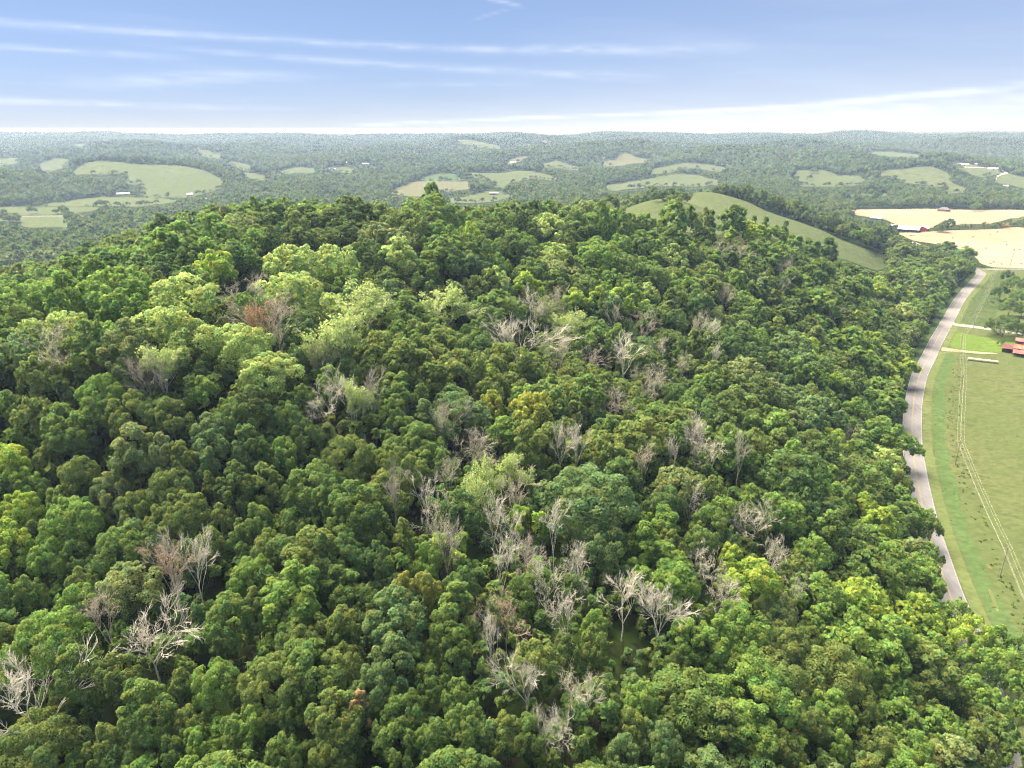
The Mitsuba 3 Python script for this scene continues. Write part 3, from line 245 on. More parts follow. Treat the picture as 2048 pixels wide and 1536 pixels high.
DEAD_TREES = [
 (-94.8,138.0,'fan','grey',1.23), (-63.9,169.5,'fan','pinkgrey',1.0), (-54.9,159.3,'vase','pink',0.99), (-56.8,153.4,'vase','rust',0.49), (-52.1,152.0,'vase','pink',0.55), (-41.5,268.0,'snag','rust',0.85),
 (9.2,229.1,'vase','white',1.13), (14.8,236.8,'vase','grey',0.75), (1.5,203.1,'vase','white',1.64), (14.0,198.0,'tall','grey',0.72), (35.5,235.0,'vase','grey',0.65), (46.1,236.6,'fan','pink',0.79),
 (24.1,207.2,'fan','pinkgrey',0.87), (34.4,204.5,'tall','white',1.13), (42.8,202.6,'fan','grey',0.76), (69.6,244.2,'vase','white',0.78), (53.0,212.1,'vase','grey',0.62), (69.6,228.9,'vase','white',0.56),
 (66.1,245.0,'vase','grey',0.51), (48.2,221.2,'fan','grey',0.64), (133.0,346.1,'fan','grey',0.96), (109.5,316.4,'fan','grey',0.89), (123.3,318.4,'vase','pinkgrey',0.9), (99.0,325.0,'fan','grey',1.2),
 (155.6,331.5,'vase','grey',0.95), (207.9,398.0,'vase','pinkgrey',0.94), (85.7,279.0,'vase','pink',0.57), (-73.0,133.2,'vase','pink',0.63), (-69.1,133.0,'vase','pink',0.55), (-39.7,140.3,'fan','white',0.77),
 (-35.6,143.8,'vase','white',0.62), (-30.3,143.5,'tall','pinkgrey',0.6), (-14.9,144.2,'vase','grey',0.58), (-8.2,141.0,'fan','pinkgrey',0.86), (-17.1,122.5,'vase','white',0.62), (-13.8,117.5,'fan','white',0.52),
 (-22.6,120.0,'tall','pinkgrey',0.48), (-12.8,129.3,'fan','grey',0.45), (-11.8,110.5,'vase','grey',0.45), (11.3,148.7,'vase','white',0.5), (14.8,149.4,'vase','white',0.58), (30.4,148.4,'vase','pink',0.66),
 (28.3,177.7,'fan','pinkgrey',0.88), (41.2,193.6,'fan','grey',0.64), (47.7,166.7,'vase','white',0.7), (50.5,160.9,'fan','white',0.71), (1.7,126.0,'vase','pink',0.86), (-3.8,118.4,'vase','white',0.65),
 (-0.2,118.8,'fan','white',0.65), (8.2,118.5,'tall','white',0.61), (2.5,112.1,'fan','pinkgrey',0.57), (12.8,114.9,'fan','white',0.54), (40.0,125.8,'fan','white',0.64), (39.2,154.0,'vase','white',0.45),
 (40.8,142.0,'fan','white',0.45), (56.8,158.9,'tall','grey',0.49), (55.7,141.5,'fan','white',0.77), (56.9,133.4,'fan','white',0.46), (116.3,224.1,'fan','pinkgrey',0.6), (-64.0,92.2,'vase','pink',0.76),
 (-56.2,89.6,'vase','white',1.0), (-55.9,98.2,'tall','rustgrey',0.79), (-52.6,100.7,'tall','white',0.59), (-69.1,80.1,'vase','white',1.23), (-53.5,94.7,'snag','grey',0.45), (-2.5,105.6,'tall','white',0.69),
 (6.2,107.6,'fan','white',0.51), (20.7,108.6,'vase','white',0.88), (26.4,106.2,'tall','white',0.84), (9.9,102.5,'fan','white',0.53), (-1.0,99.1,'fan','rustgrey',0.66), (-3.3,92.1,'vase','white',0.51),
 (2.2,87.5,'vase','white',0.71), (10.1,86.6,'fan','grey',0.66), (6.3,81.4,'fan','white',0.45), (41.6,118.7,'fan','white',0.61), (59.2,124.8,'vase','grey',0.51),
]
DYING_TREES = [
 (-40.1,181.5,'pale',1.59), (-39.6,156.7,'pale',1.37), (-42.8,152.8,'grey',0.57), (-22.2,206.5,'pale',1.57), (-70.5,135.1,'pale',0.96), (19.7,225.8,'pale',0.99),
 (15.6,216.5,'grey',0.8), (-33.8,142.2,'pale',0.65), (-7.0,125.1,'pale',0.58), (0.5,135.0,'pale',0.74), (-5.3,129.1,'pale',0.54), (12.8,231.1,'grey',0.81),
]
BUILDINGS = [
 (-733.2, 1367.2, 22.6, 9, 3.0, 2.2, 'white', 'greyroof', 28.0, 'farmhouse', 'long white farmhouse in front of three dark round trees in the valley'),
 (-788.1, 1395.1, 12.9, 12, 5, 3, 'grey', 'whiteroof', 29.0, 'barn', 'grey barn with pale roof half hidden by trees behind the white farmhouse'),
 (-757.1, 1361.5, 4.1, 5, 2.6, 1.2, 'white', 'whiteroof', 29.0, 'shed', 'tiny white shed between two bushy trees beside the white farmhouse'),
 (-604.3, 1358.9, 9.4, 9, 3, 2.2, 'white', 'whiteroof', 32.0, 'farmhouse', 'white roofed house at the foot of the big dome shaped pasture'),
 (-538.4, 1256.9, 14.7, 9, 3, 2.2, 'white', 'whiteroof', 17.0, 'farmhouse', 'white house beside a dark tree just below the big dome pasture'),
 (-451.2, 1212.3, 9.2, 8, 3, 2.2, 'white', 'whiteroof', 25.0, 'farmhouse', 'white house peeping out of the valley trees above the bright green crown'),
 (-519.6, 1094.2, 11.4, 7, 2.8, 1.0, 'grey', 'whiteroof', 25.0, 'long_shed', 'low pale roofed shed beside the valley highway behind dark trees'),
 (-353.1, 1383.3, 26.6, 12, 3.5, 3.5, 'white', 'blueroof', 14.0, 'quonset_shed', 'pale blue roofed shed by a hay meadow beyond the dark ridge trees'),
 (-553.5, 2104.2, 10.0, 8, 3, 2.4, 'white', 'whiteroof', 15.0, 'farmhouse', 'small white house above the small dome field in the far valley'),
 (-474.2, 2153.8, 18.3, 8, 3, 2.2, 'white', 'whiteroof', 4.0, 'farmhouse', 'white house left of the larger pale farm building on the far wooded slope'),
 (-426.1, 2147.1, 21.9, 10, 4, 2.5, 'white', 'greyroof', 15.0, 'farm_building', 'larger pale farm building on the far wooded slope'),
 (-389.7, 1979.3, 21.6, 9, 3, 1.8, 'red', 'redroof', 14.0, 'long_barn', 'long low barn with a rusty red roof among far valley trees'),
 (-366.3, 2095.9, 8.6, 7, 4, 2, 'white', 'greyroof', 10.0, 'farmhouse', 'narrow white house behind a dark upright tree in the far valley'),
 (-500.0, 2045.0, 18.1, 8, 2.6, 1.4, 'grey', 'whiteroof', 14.0, 'farmhouse', 'pale roofed house in a small far clearing above the red roofed barn'),
 (2.1, 2345.3, 18.1, 9, 3.6, 2.6, 'white', 'whiteroof', 10.0, 'farmhouse', 'white house on the dry grass knoll in the middle distance'),
 (189.6, 1627.1, 14.0, 11, 5, 3.4, 'white', 'whiteroof', -19.0, 'farmhouse', 'white house at the left end of the long crescent pasture'),
 (164.8, 1700.2, 4.6, 6, 3, 1.5, 'sand', 'whiteroof', -6.0, 'shed', 'small tan shed left of the white house by the crescent pasture'),
 (-33.6, 1338.4, 15.7, 8, 3.4, 1.6, 'grey', 'greyroof', 1.0, 'shed', 'weathered grey shed beside bushes in the meadow below the pyramid field'),
 (360.1, 2524.6, 8.5, 9, 4, 2.6, 'white', 'whiteroof', -8.0, 'farmhouse', 'tiny white house at the wood edge above the dry hill pasture'),
 (922.0, 1454.0, 20.0, 11, 3.8, 2.2, 'red', 'whiteroof', -46.0, 'long_barn', 'red sided long barn with white roof below the wooded hillside'),
 (1109.4, 1805.7, 23.0, 14, 4, 2.5, 'white', 'whiteroof', -24.0, 'farm_building', 'large white roofed farm building at the top of the right hillside'),
 (1152.1, 1757.5, 21.5, 10, 3.5, 2, 'white', 'whiteroof', -43.0, 'long_barn', 'long white barn at the bend of the white hillside drive'),
 (1144.3, 1815.0, 4.9, 7, 3.5, 1.5, 'white', 'whiteroof', -32.0, 'shed', 'first small white shed on the hillside crest left of the long white barn'),
 (1037.3, 1529.0, 9.4, 9, 3, 2, 'white', 'greyroof', -34.0, 'farmhouse', 'white house half hidden by trees below the white hillside drive'),
 (662.6, 1100.7, 15.3, 13, 3.0, 3.4, 'brick', 'slate', -39.0, 'brick_house', 'brown brick house with hipped slate roof at the edge of the upper hay field'),
 (504.7, 992.2, 14.5, 8, 3.2, 1.6, 'grey', 'whiteroof', -35.0, 'shed', 'pale roofed shed half hidden behind trees at the upper hay field'),
 (488.8, 918.6, 9.6, 8, 3.0, 1.4, 'grey', 'whiteroof', -40.0, 'shed', 'short grey shed with pale roof at the left of the white roofed hay barn'),
 (492.0, 878.6, 22.8, 16, 3.6, 3.2, 'posts', 'whiteroof', -33.0, 'hay_barn', 'open sided hay barn with a big white roof between the two hay fields'),
 (512.2, 885.1, 11.0, 11, 3.4, 2.6, 'barnred', 'whiteroof', 50.0, 'red_shed', 'bright red shed with white roof beside the open hay barn'),
]
POLES = [(108.8, 97.8), (138.6, 169.6), (168.4, 241.4), (216.0, 318.1), (255.9, 385.0), (292.5, 432.4), (341.7, 498.5), (417.6, 605.0)]
FIELD_POLE = (460.2, 649.7)
ROUND_BALES = [(575.3, 858.9), (596.5, 878.5), (544.9, 842.2), (512.9, 830.1), (554.8, 799.3), (541.3, 777.6), (503.5, 753.6), (526.9, 743.8), (533.6, 745.4), (458.2, 670.4), (450.6, 662.5), (459.7, 661.2), (477.0, 659.1), (471.4, 844.3), (474.9, 844.3)]
BALE_ROW = [(251.4, 370.1), (264.1, 364.4)]
PATCHES = {'bright_grass': [(275.7, 426.6), (282.9, 422.0), (291.1, 415.3), (317.1, 415.3), (299.9, 390.3), (275.9, 384.5), (264.8, 387.4), (253.8, 394.3)], 'drive': [(290.6, 450.8), (289.9, 445.8), (295.9, 443.3), (305.4, 437.8), (311.5, 430.0), (322.5, 423.1), (320.2, 419.7), (307.3, 426.0), (301.1, 433.6), (291.3, 438.4), (285.0, 440.8)], 'farm_track': [(250.6, 393.3), (252.7, 392.3), (258.5, 388.8), (265.6, 386.4), (274.4, 384.5), (277.5, 382.6), (272.6, 381.6), (261.8, 382.6), (251.9, 385.0), (245.5, 386.4)], 'rough': [(296.0, 456.0), (335.1, 507.8), (383.8, 567.7), (424.6, 620.8), (441.4, 620.8), (366.9, 514.3), (320.3, 456.0), (307.3, 440.8), (297.4, 445.8)], 'bare1': [(138.9, 176.1), (139.8, 175.6), (139.2, 173.6), (138.2, 174.1)], 'bare2': [(131.9, 164.2), (132.6, 163.8), (130.8, 159.4), (129.0, 154.7), (127.9, 154.3), (129.1, 158.1)], 'verge_left': [(329.0, 514.3), (377.6, 577.6), (406.2, 613.9), (396.2, 596.3), (365.7, 558.1), (326.1, 506.2), (294.2, 464.0), (274.5, 437.2), (277.4, 443.3), (303.6, 480.6)]}
FIELD_TREES = [(300.5, 416.0, 'broad', 'dark', 1.53), (389.8, 540.5, 'broad', 'mid', 1.12), (363.7, 516.3, 'round', 'dark', 1.12), (365.6, 496.7, 'broad', 'mid', 1.09), (346.7, 491.1, 'low', 'olive', 1.57), (336.8, 465.5, 'round', 'mid', 1.22), (345.6, 465.0, 'round', 'mid', 1.01), (408.3, 576.1, 'round', 'dark', 0.99), (288.0, 398.1, 'low', 'olive', 0.65), (528.3, 879.6, 'round', 'dark', 1.66), (553.0, 907.4, 'round', 'dark', 1.39), (617.6, 914.5, 'low', 'olive', 1.88), (626.9, 909.2, 'low', 'sand', 1.49), (606.9, 919.8, 'low', 'grey', 1.32), (655.1, 923.0, 'round', 'grey', 1.8), (714.1, 1112.2, 'round', 'mid', 1.69), (576.6, 901.7, 'low', 'grey', 1.2), (566.6, 900.7, 'low', 'grey', 1.2), (-158.7, 1710.3, 'low', 'dark', 2.06), (54.8, 1709.4, 'low', 'dark', 1.03), (693.5, 1706.7, 'round', 'dark', 1.28), (656.7, 1644.1, 'low', 'dark', 2.15), (860.1, 1537.6, 'low', 'dark', 3.0), (735.4, 1791.2, 'round', 'dark', 1.95), (-714.8, 1074.0, 'round', 'mid', 1.34), (-667.9, 1075.0, 'round', 'mid', 1.49), (-680.1, 965.7, 'broad', 'olive', 2.55), (-559.1, 865.0, 'low', 'dark', 1.25), (-574.4, 868.0, 'low', 'mid', 1.07), (-541.1, 860.2, 'low', 'mid', 1.42), (-609.5, 1086.5, 'round', 'dark', 1.51), (-609.2, 1127.3, 'low', 'dark', 3.0), (-784.4, 1353.7, 'round', 'mid', 2.61), (-756.9, 1371.9, 'round', 'dark', 2.45), (-742.3, 1393.7, 'round', 'dark', 2.3), (-717.6, 1382.6, 'low', 'dark', 3.0), (-603.3, 1960.3, 'low', 'dark', 1.57), (112, 505, 'low', 'olive', 2.0), (123, 526, 'low', 'olive', 1.7), (104, 520, 'low', 'dark', 1.5)]
CAR_SPOT = (517.9, 1206.2)
HILL_DRIVE = [(1056.6, 1604.5), (1083.8, 1644.7), (1110.7, 1680.8), (1132.6, 1697.6), (1160.0, 1720.7), (1167.0, 1742.9), (1164.8, 1758.5), (1151.8, 1782.6), (1129.9, 1786.7), (1097.0, 1792.9)]


# ---------------------------------------------------------------- the lie of the land
def smooth(a, b, x):
    t = np.clip((x - a) / (b - a), 0, 1)
    return t * t * (3 - 2 * t)


def axis(lo, fine_lo, fine_hi, hi, step, grow, most):
    up, down = [fine_hi], [fine_lo]
    s = step
    while up[-1] < hi:
        s = min(s * grow, most)
        up.append(up[-1] + s)
    s = step
    while down[-1] > lo:
        s = min(s * grow, most)
        down.append(down[-1] - s)
    return np.array(down[::-1][:-1] + list(np.arange(fine_lo, fine_hi, step)) + up)


def smoothed(line, step, rounds=3):
    """The polyline as an evenly spaced, rounded one."""
    p = np.array(line, float)
    for _ in range(rounds):
        q = np.empty((2 * len(p) - 2, 2))
        q[0::2], q[1::2] = 0.75 * p[:-1] + 0.25 * p[1:], 0.25 * p[:-1] + 0.75 * p[1:]
        p = np.vstack([p[:1], q, p[-1:]])
    s = LineString(p)
    n = max(2, int(s.length / step))
    return np.array([s.interpolate(i / n, normalized=True).coords[0] for i in range(n + 1)])


def offset(line, d):
    """The polyline moved d metres to its right."""
    t = np.gradient(line, axis=0)
    t /= np.linalg.norm(t, axis=1, keepdims=True)
    return line + d * np.stack([t[:, 1], -t[:, 0]], 1)


ROAD_WIDE = 7.4
_e = smoothed([(97, 40), (98, 75)] + ROAD_EDGE[:-2], 4.0)
ROAD = offset(_e, -ROAD_WIDE / 2)
ROAD = smoothed(np.vstack([ROAD[:-1], [(424, 648), (428, 690), (436, 740), (450, 800)]]), 4.0)
SIDE_ROAD = smoothed([(425, 636), (450, 634), (500, 640), (560, 648), (640, 656), (760, 668)], 5.0)
HIGHWAY = smoothed([(-1300, 1040), (-900, 1035), (-600, 1052), (-350, 1062), (-100, 1080), (250, 1110), (520, 1125)], 8.0)
_roads = cKDTree(np.vstack([ROAD, SIDE_ROAD]))

_c = np.array(CONTROL, float)
_key, _first = np.unique(np.round(_c[:, :2] / 12), axis=0, return_index=True)
_c = _c[np.sort(_first)]
_rbf = RBFInterpolator(_c[:, :2] / 1000, _c[:, 2], kernel='thin_plate_spline', smoothing=2e-6)


def land(x, y):
    p = np.stack([np.ravel(x), np.ravel(y)], 1).astype(float)
    z = np.concatenate([_rbf(q / 1000) for q in np.array_split(p, max(1, len(p) // 20000))])
    far = np.hypot(p[:, 0], p[:, 1])
    z = np.where(z < 0, z * 0.25, z)
    n = 0.75 - 1.6 * np.abs(meshkit.fbm(np.stack([p[:, 0] / 900, p[:, 1] / 520, 0 * far], 1), 2, 4) - 0.5) * 2 + 0.5 * (meshkit.fbm(np.stack([p[:, 0] / 260, p[:, 1] / 260, 0 * far], 1), 2, 6) - 0.5)
    open_ = cKDTree(np.vstack([q for _, q in FIELDS.values()])).query(p)[0]
    z = z + n * 16 * smooth(1500, 2600, far) * smooth(90, 420, open_) * (1 - 0.75 * smooth(4200, 5200, far))
    n2 = meshkit.fbm(np.stack([p[:, 0] / 60, p[:, 1] / 60, 0 * far], 1), 2, 8) - 0.5
    d = _roads.query(p)[0]
    z = (z + 2.0 * n2 * smooth(20, 80, d)) * smooth(5, 26, d)
    return z.reshape(np.shape(x))


GX = axis(-7000, -320, 480, 8500, 5.0, 1.045, 70.0)
GY = axis(-420, -60, 720, 9600, 5.0, 1.03, 70.0)
_gx, _gy = np.meshgrid(GX, GY, indexing='ij')
GZ = land(_gx, _gy)
_height = RegularGridInterpolator((GX, GY), GZ, bounds_error=False, fill_value=0.0)


def height(x, y):
    return _height(np.stack([np.asarray(x, float), np.asarray(y, float)], -1))


def on_land(x, y, up=0.0):
    return np.array([x, y, float(height(x, y)) + up])


def rgb(*c):
    return {'type': 'rgb', 'value': list(c)}


def matte(c):
    return {'type': 'twosided', 'b': {'type': 'diffuse', 'reflectance': c if isinstance(c, dict) else rgb(*c)}}


def struct(key, mesh, mat, smooth_=False):
    scene[key] = mikit.ply(mesh, mat, smooth=smooth_)
    labels[key] = {'kind': 'structure'}


def grid_mesh():
    nx, ny = len(GX), len(GY)
    i, j = np.meshgrid(np.arange(nx - 1), np.arange(ny - 1), indexing='ij')
    a = (i * ny + j).ravel()
    f = np.vstack([np.stack([a, a + ny, a + ny + 1], 1), np.stack([a, a + ny + 1, a + 1], 1)])
    return np.stack([_gx.ravel(), _gy.ravel(), GZ.ravel()], 1), f


def draped(poly, up):
    """The part of the ground sheet inside the polygon, lifted by up: cut cell by cell, so that it keeps to the ground."""
    poly = poly.buffer(0)
    shapely.prepare(poly)
    x0, y0, x1, y1 = poly.bounds
    i0, i1 = max(np.searchsorted(GX, x0) - 1, 0), min(np.searchsorted(GX, x1), len(GX) - 1)
    j0, j1 = max(np.searchsorted(GY, y0) - 1, 0), min(np.searchsorted(GY, y1), len(GY) - 1)
    tri = []
    for i in range(i0, i1):
        for j in range(j0, j1):
            c = [(GX[i], GY[j]), (GX[i + 1], GY[j]), (GX[i + 1], GY[j + 1]), (GX[i], GY[j + 1])]
            z = [GZ[i, j], GZ[i + 1, j], GZ[i + 1, j + 1], GZ[i, j + 1]]
            for k in ((0, 1, 2), (0, 2, 3)):
                p = np.array([(*c[m], z[m]) for m in k])
                t = Polygon(p[:, :2])
                if poly.contains(t):
                    tri.append(p)
                elif poly.intersects(t):
                    e1, e2 = p[1] - p[0], p[2] - p[0]
                    n = np.cross(e1, e2)
                    g = poly.intersection(t)
                    for q in getattr(g, 'geoms', [g]):
                        if q.geom_type != 'Polygon' or q.area < 1e-4:
                            continue
                        for w in shapely.constrained_delaunay_triangles(q).geoms:
                            xy = np.array(w.exterior.coords)[:3]
                            zz = p[0, 2] - (n[0] * (xy[:, 0] - p[0, 0]) + n[1] * (xy[:, 1] - p[0, 1])) / n[2]
                            xyz = np.column_stack([xy, zz])
                            tri.append(xyz if np.cross(xyz[1] - xyz[0], xyz[2] - xyz[0])[2] > 0 else xyz[::-1])
    v = np.array(tri).reshape(-1, 3)
    u, inv = np.unique(np.round(v, 3), axis=0, return_inverse=True)
    return u + [0, 0, up], inv.reshape(-1, 3)


def ragged(poly, amp, step, seed):
    """The polygon with an uneven edge."""
    out = []
    for g in getattr(poly, 'geoms', [poly]):
        r = np.array(shapely.segmentize(g.exterior, step).coords)[:-1]
        q = np.stack([r[:, 0] / (4 * step), r[:, 1] / (4 * step), 0 * r[:, 0] + seed], 1)
        r = r + amp * (np.stack([meshkit.fbm(q, 3, 1), meshkit.fbm(q + 50, 3, 2)], 1) - 0.5) * 2.4
        out.append(Polygon(r).buffer(0))
    return shapely.union_all(out)


def strip(line, wide):
    a, b = offset(line, -wide / 2), offset(line, wide / 2)
    return Polygon(np.vstack([a, b[::-1]])).buffer(0)


# ---------------------------------------------------------------- materials
fbm, noise, mix, sstep = mikit.fbm, mikit.noise, mikit.mix, mikit.smoothstep


def grass(base, pale, dark, scale=1.0):
    def f(p, n, uv):
        a = fbm(p.x * 0.011 * scale, p.y * 0.007 * scale, 3.0, 4)
        b = fbm(p.x * 0.09 * scale, p.y * 0.16 * scale, 7.0, 3)
        c = fbm(p.x * 0.7, p.y * 0.9, 1.0, 2)
        col = mix(base, pale, sstep(0.42, 0.68, 0.6 * a + 0.4 * b))
        col = mix(col, dark, 0.75 * sstep(0.52, 0.72, 0.35 * a + 0.65 * b))
        return col * (0.78 + 0.44 * c)
    return matte(mikit.proc(f))


def hay(base, pale, dark, dx, dy, gap):
    """Mown field with faint swaths across it."""
    def f(p, n, uv):
        a = fbm(p.x * 0.012, p.y * 0.012, 3.0, 3)
        w = (p.x * dx + p.y * dy) / gap + 1.6 * fbm(p.x * 0.02, p.y * 0.02, 1.0, 2)
        b = fbm(p.x * 0.12, p.y * 0.12, 5.0, 3)
        row = noise(w * 1.0, 0.3, 2.0)
        return mix(mix(base, pale, sstep(0.35, 0.65, a)), dark, 0.55 * sstep(0.5, 0.8, row) * sstep(0.35, 0.6, b)) * (0.85 + 0.3 * b)
    return matte(mikit.proc(f))


def asphalt(p, n, uv):
    a = sstep(0.3, 0.7, fbm(p.x * 0.06, p.y * 0.06, 1.0, 3))
    b = fbm(p.x * 1.9, p.y * 0.45, 2.0, 3)
    return mix((0.205, 0.208, 0.215), (0.272, 0.274, 0.282), a) * (0.85 + 0.3 * b)


def gravel(p, n, uv):
    a = fbm(p.x * 0.25, p.y * 0.25, 1.0, 3)
    return mix((0.30, 0.28, 0.25), (0.45, 0.42, 0.36), a)


def dirt(p, n, uv):
    a = fbm(p.x * 0.2, p.y * 0.2, 1.0, 3)
    return mix((0.20, 0.20, 0.09), (0.42, 0.38, 0.28), a)


def floor_(p, n, uv):
    a = fbm(p.x * 0.05, p.y * 0.05, 1.0, 3)
    b = fbm(p.x * 0.5, p.y * 0.5, 4.0, 3)
    return mix(mix((0.030, 0.042, 0.016), (0.034, 0.032, 0.02), sstep(0.4, 0.6, a)), (0.045, 0.08, 0.018), sstep(0.4, 0.65, b))


scene['mat_floor'] = matte(mikit.proc(floor_))
scene['mat_green'] = grass((0.101, 0.134, 0.059), (0.129, 0.157, 0.080), (0.075, 0.107, 0.044))
scene['mat_clover'] = grass((0.076, 0.127, 0.048), (0.098, 0.151, 0.066), (0.053, 0.104, 0.034))
scene['mat_dry'] = grass((0.134, 0.145, 0.080), (0.166, 0.169, 0.108), (0.098, 0.122, 0.057))
scene['mat_hay'] = hay((0.341, 0.277, 0.187), (0.393, 0.329, 0.235), (0.267, 0.212, 0.133), 0.35, 0.94, 11.0)
scene['mat_meadow'] = grass((0.100, 0.132, 0.050), (0.138, 0.152, 0.066), (0.070, 0.106, 0.037), 2.2)
scene['mat_verge'] = grass((0.127, 0.164, 0.062), (0.161, 0.189, 0.083), (0.093, 0.136, 0.047), 2.0)
scene['mat_lush'] = grass((0.084, 0.139, 0.049), (0.110, 0.169, 0.063), (0.064, 0.109, 0.038), 3.0)
scene['mat_glade'] = grass((0.078, 0.144, 0.041), (0.112, 0.180, 0.054), (0.045, 0.096, 0.027), 2.0)
scene['mat_asphalt'] = matte(mikit.proc(asphalt))
scene['mat_gravel'] = matte(mikit.proc(gravel))
scene['mat_dirt'] = matte(mikit.proc(dirt))
scene['mat_white_line'] = matte((0.40, 0.39, 0.375))
scene['mat_yellow_line'] = matte((0.42, 0.33, 0.13))
scene['mat_bright'] = grass((0.117, 0.186, 0.039), (0.148, 0.218, 0.050), (0.079, 0.142, 0.033), 3.0)
scene['mat_rough'] = grass((0.072, 0.109, 0.042), (0.102, 0.133, 0.057), (0.046, 0.077, 0.030), 3.0)
scene['mat_earth'] = matte(mikit.proc(lambda p, n, uv: mix((0.13, 0.155, 0.06), (0.22, 0.19, 0.11), sstep(0.35, 0.6, fbm(p.x * 0.4, p.y * 0.4, 2.0, 3)))))
scene['mat_gravel_white'] = matte((0.55, 0.53, 0.48))
scene['mat_bale'] = matte(mikit.proc(lambda p, n, uv: mix((0.52, 0.47, 0.34), (0.68, 0.62, 0.47), fbm(p.x * 3, p.y * 3, p.z * 3, 3))))


def tin(a, b):
    """Old painted metal sheets: streaked down the slope, with a fine rib."""
    def f(p, n, uv):
        s_ = fbm(p.x * 1.1, p.y * 0.12, p.z * 0.12, 3)
        rib = noise(p.x * 2.2, 0.0, 0.0)
        return mix(a, b, sstep(0.35, 0.65, s_)) * (0.86 + 0.28 * rib)
    return {'type': 'twosided', 'b': {'type': 'principled', 'base_color': mikit.proc(f), 'roughness': 0.5, 'specular': 0.4}}


scene['mat_tin_rose'] = tin((0.30, 0.12, 0.11), (0.42, 0.20, 0.17))
scene['mat_tin_orange'] = tin((0.42, 0.15, 0.10), (0.52, 0.24, 0.16))
scene['mat_tin_red'] = tin((0.36, 0.13, 0.11), (0.46, 0.20, 0.16))
scene['mat_tin_maroon'] = tin((0.17, 0.07, 0.065), (0.24, 0.10, 0.09))
for k_, a_, b_ in (('whiteroof', (0.62, 0.62, 0.62), (0.74, 0.74, 0.74)), ('greyroof', (0.28, 0.28, 0.28), (0.36, 0.36, 0.36)), ('blueroof', (0.45, 0.52, 0.60), (0.55, 0.61, 0.68)), ('redroof', (0.33, 0.13, 0.09), (0.42, 0.2, 0.14)), ('slate', (0.12, 0.11, 0.11), (0.18, 0.17, 0.165))):
    scene[f'mat_roof_{k_}'] = tin(a_, b_)
for k_, c_ in (('white', (0.66, 0.65, 0.62)), ('grey', (0.26, 0.25, 0.23)), ('red', (0.34, 0.11, 0.09)), ('barnred', (0.38, 0.05, 0.045)), ('brick', (0.25, 0.13, 0.09)), ('sand', (0.45, 0.38, 0.28)), ('barn', (0.075, 0.05, 0.045)), ('plum', (0.19, 0.10, 0.115))):
    scene[f'mat_wall_{k_}'] = matte(c_)
scene['mat_door'] = matte((0.14, 0.12, 0.10))
scene['mat_pane'] = {'type': 'principled', 'base_color': rgb(0.03, 0.035, 0.04), 'roughness': 0.15, 'specular': 0.6}
scene['mat_pole'] = matte((0.36, 0.31, 0.25))
scene['mat_pole_dark'] = matte((0.13, 0.11, 0.09))
scene['mat_insulator'] = matte((0.7, 0.7, 0.7))
scene['mat_wire'] = matte((0.6, 0.6, 0.58))
# a leaf sends half of what it does not absorb back and half through
scene['mat_leaf'] = {'type': 'principledthin', 'base_color': {'type': 'mesh_attribute', 'name': 'vertex_color'}, 'roughness': 0.8, 'diff_trans': 1.0, 'spec_trans': 0.0, 'eta': 1.2}
scene['mat_bark'] = {'type': 'twosided', 'b': {'type': 'diffuse', 'reflectance': {'type': 'mesh_attribute', 'name': 'vertex_color'}}}


# ---------------------------------------------------------------- plants
def tubes(p0, p1, r0, r1, sides):
    """Many tapered open tubes as one (vertices, faces)."""
    p0, p1, r0, r1 = (np.asarray(a, float) for a in (p0, p1, r0, r1))
    t = p1 - p0
    t /= np.linalg.norm(t, axis=1, keepdims=True) + 1e-9
    a = np.cross(t, np.where(np.abs(t[:, 2:]) < 0.9, [[0, 0, 1.0]], [[1.0, 0, 0]]))
    a /= np.linalg.norm(a, axis=1, keepdims=True)
    b = np.cross(t, a)
    w = np.arange(sides) * 2 * np.pi / sides
    ring = np.cos(w)[None, :, None] * a[:, None] + np.sin(w)[None, :, None] * b[:, None]
    v = np.concatenate([p0[:, None] + r0[:, None, None] * ring, p1[:, None] + r1[:, None, None] * ring], 1)
    k = np.arange(sides)
    f = np.vstack([np.stack([k, (k + 1) % sides, (k + 1) % sides + sides], 1), np.stack([k, (k + 1) % sides + sides, k + sides], 1)])
    return v.reshape(-1, 3), (f[None] + (np.arange(len(p0)) * 2 * sides)[:, None, None]).reshape(-1, 3)


def unit(v):
    return v / (np.linalg.norm(v, axis=-1, keepdims=True) + 1e-12)


def ball(rng, n):
    return unit(rng.normal(size=(n, 3)))


FORM = {'round': (14.0, 5.0, 8.6, 4.6, 9), 'broad': (15.0, 6.6, 9.4, 4.6, 13), 'tall': (17.0, 4.1, 10.2, 6.4, 11), 'spire': (16.5, 3.6, 9.6, 6.4, 10),
        'dome': (13.5, 5.6, 8.6, 4.2, 12), 'low': (7.0, 3.4, 3.7, 3.0, 5)}
"""Of a shape of tree: its height, the radius of its crown, the height and half-height of the crown's heart, how many boughs."""


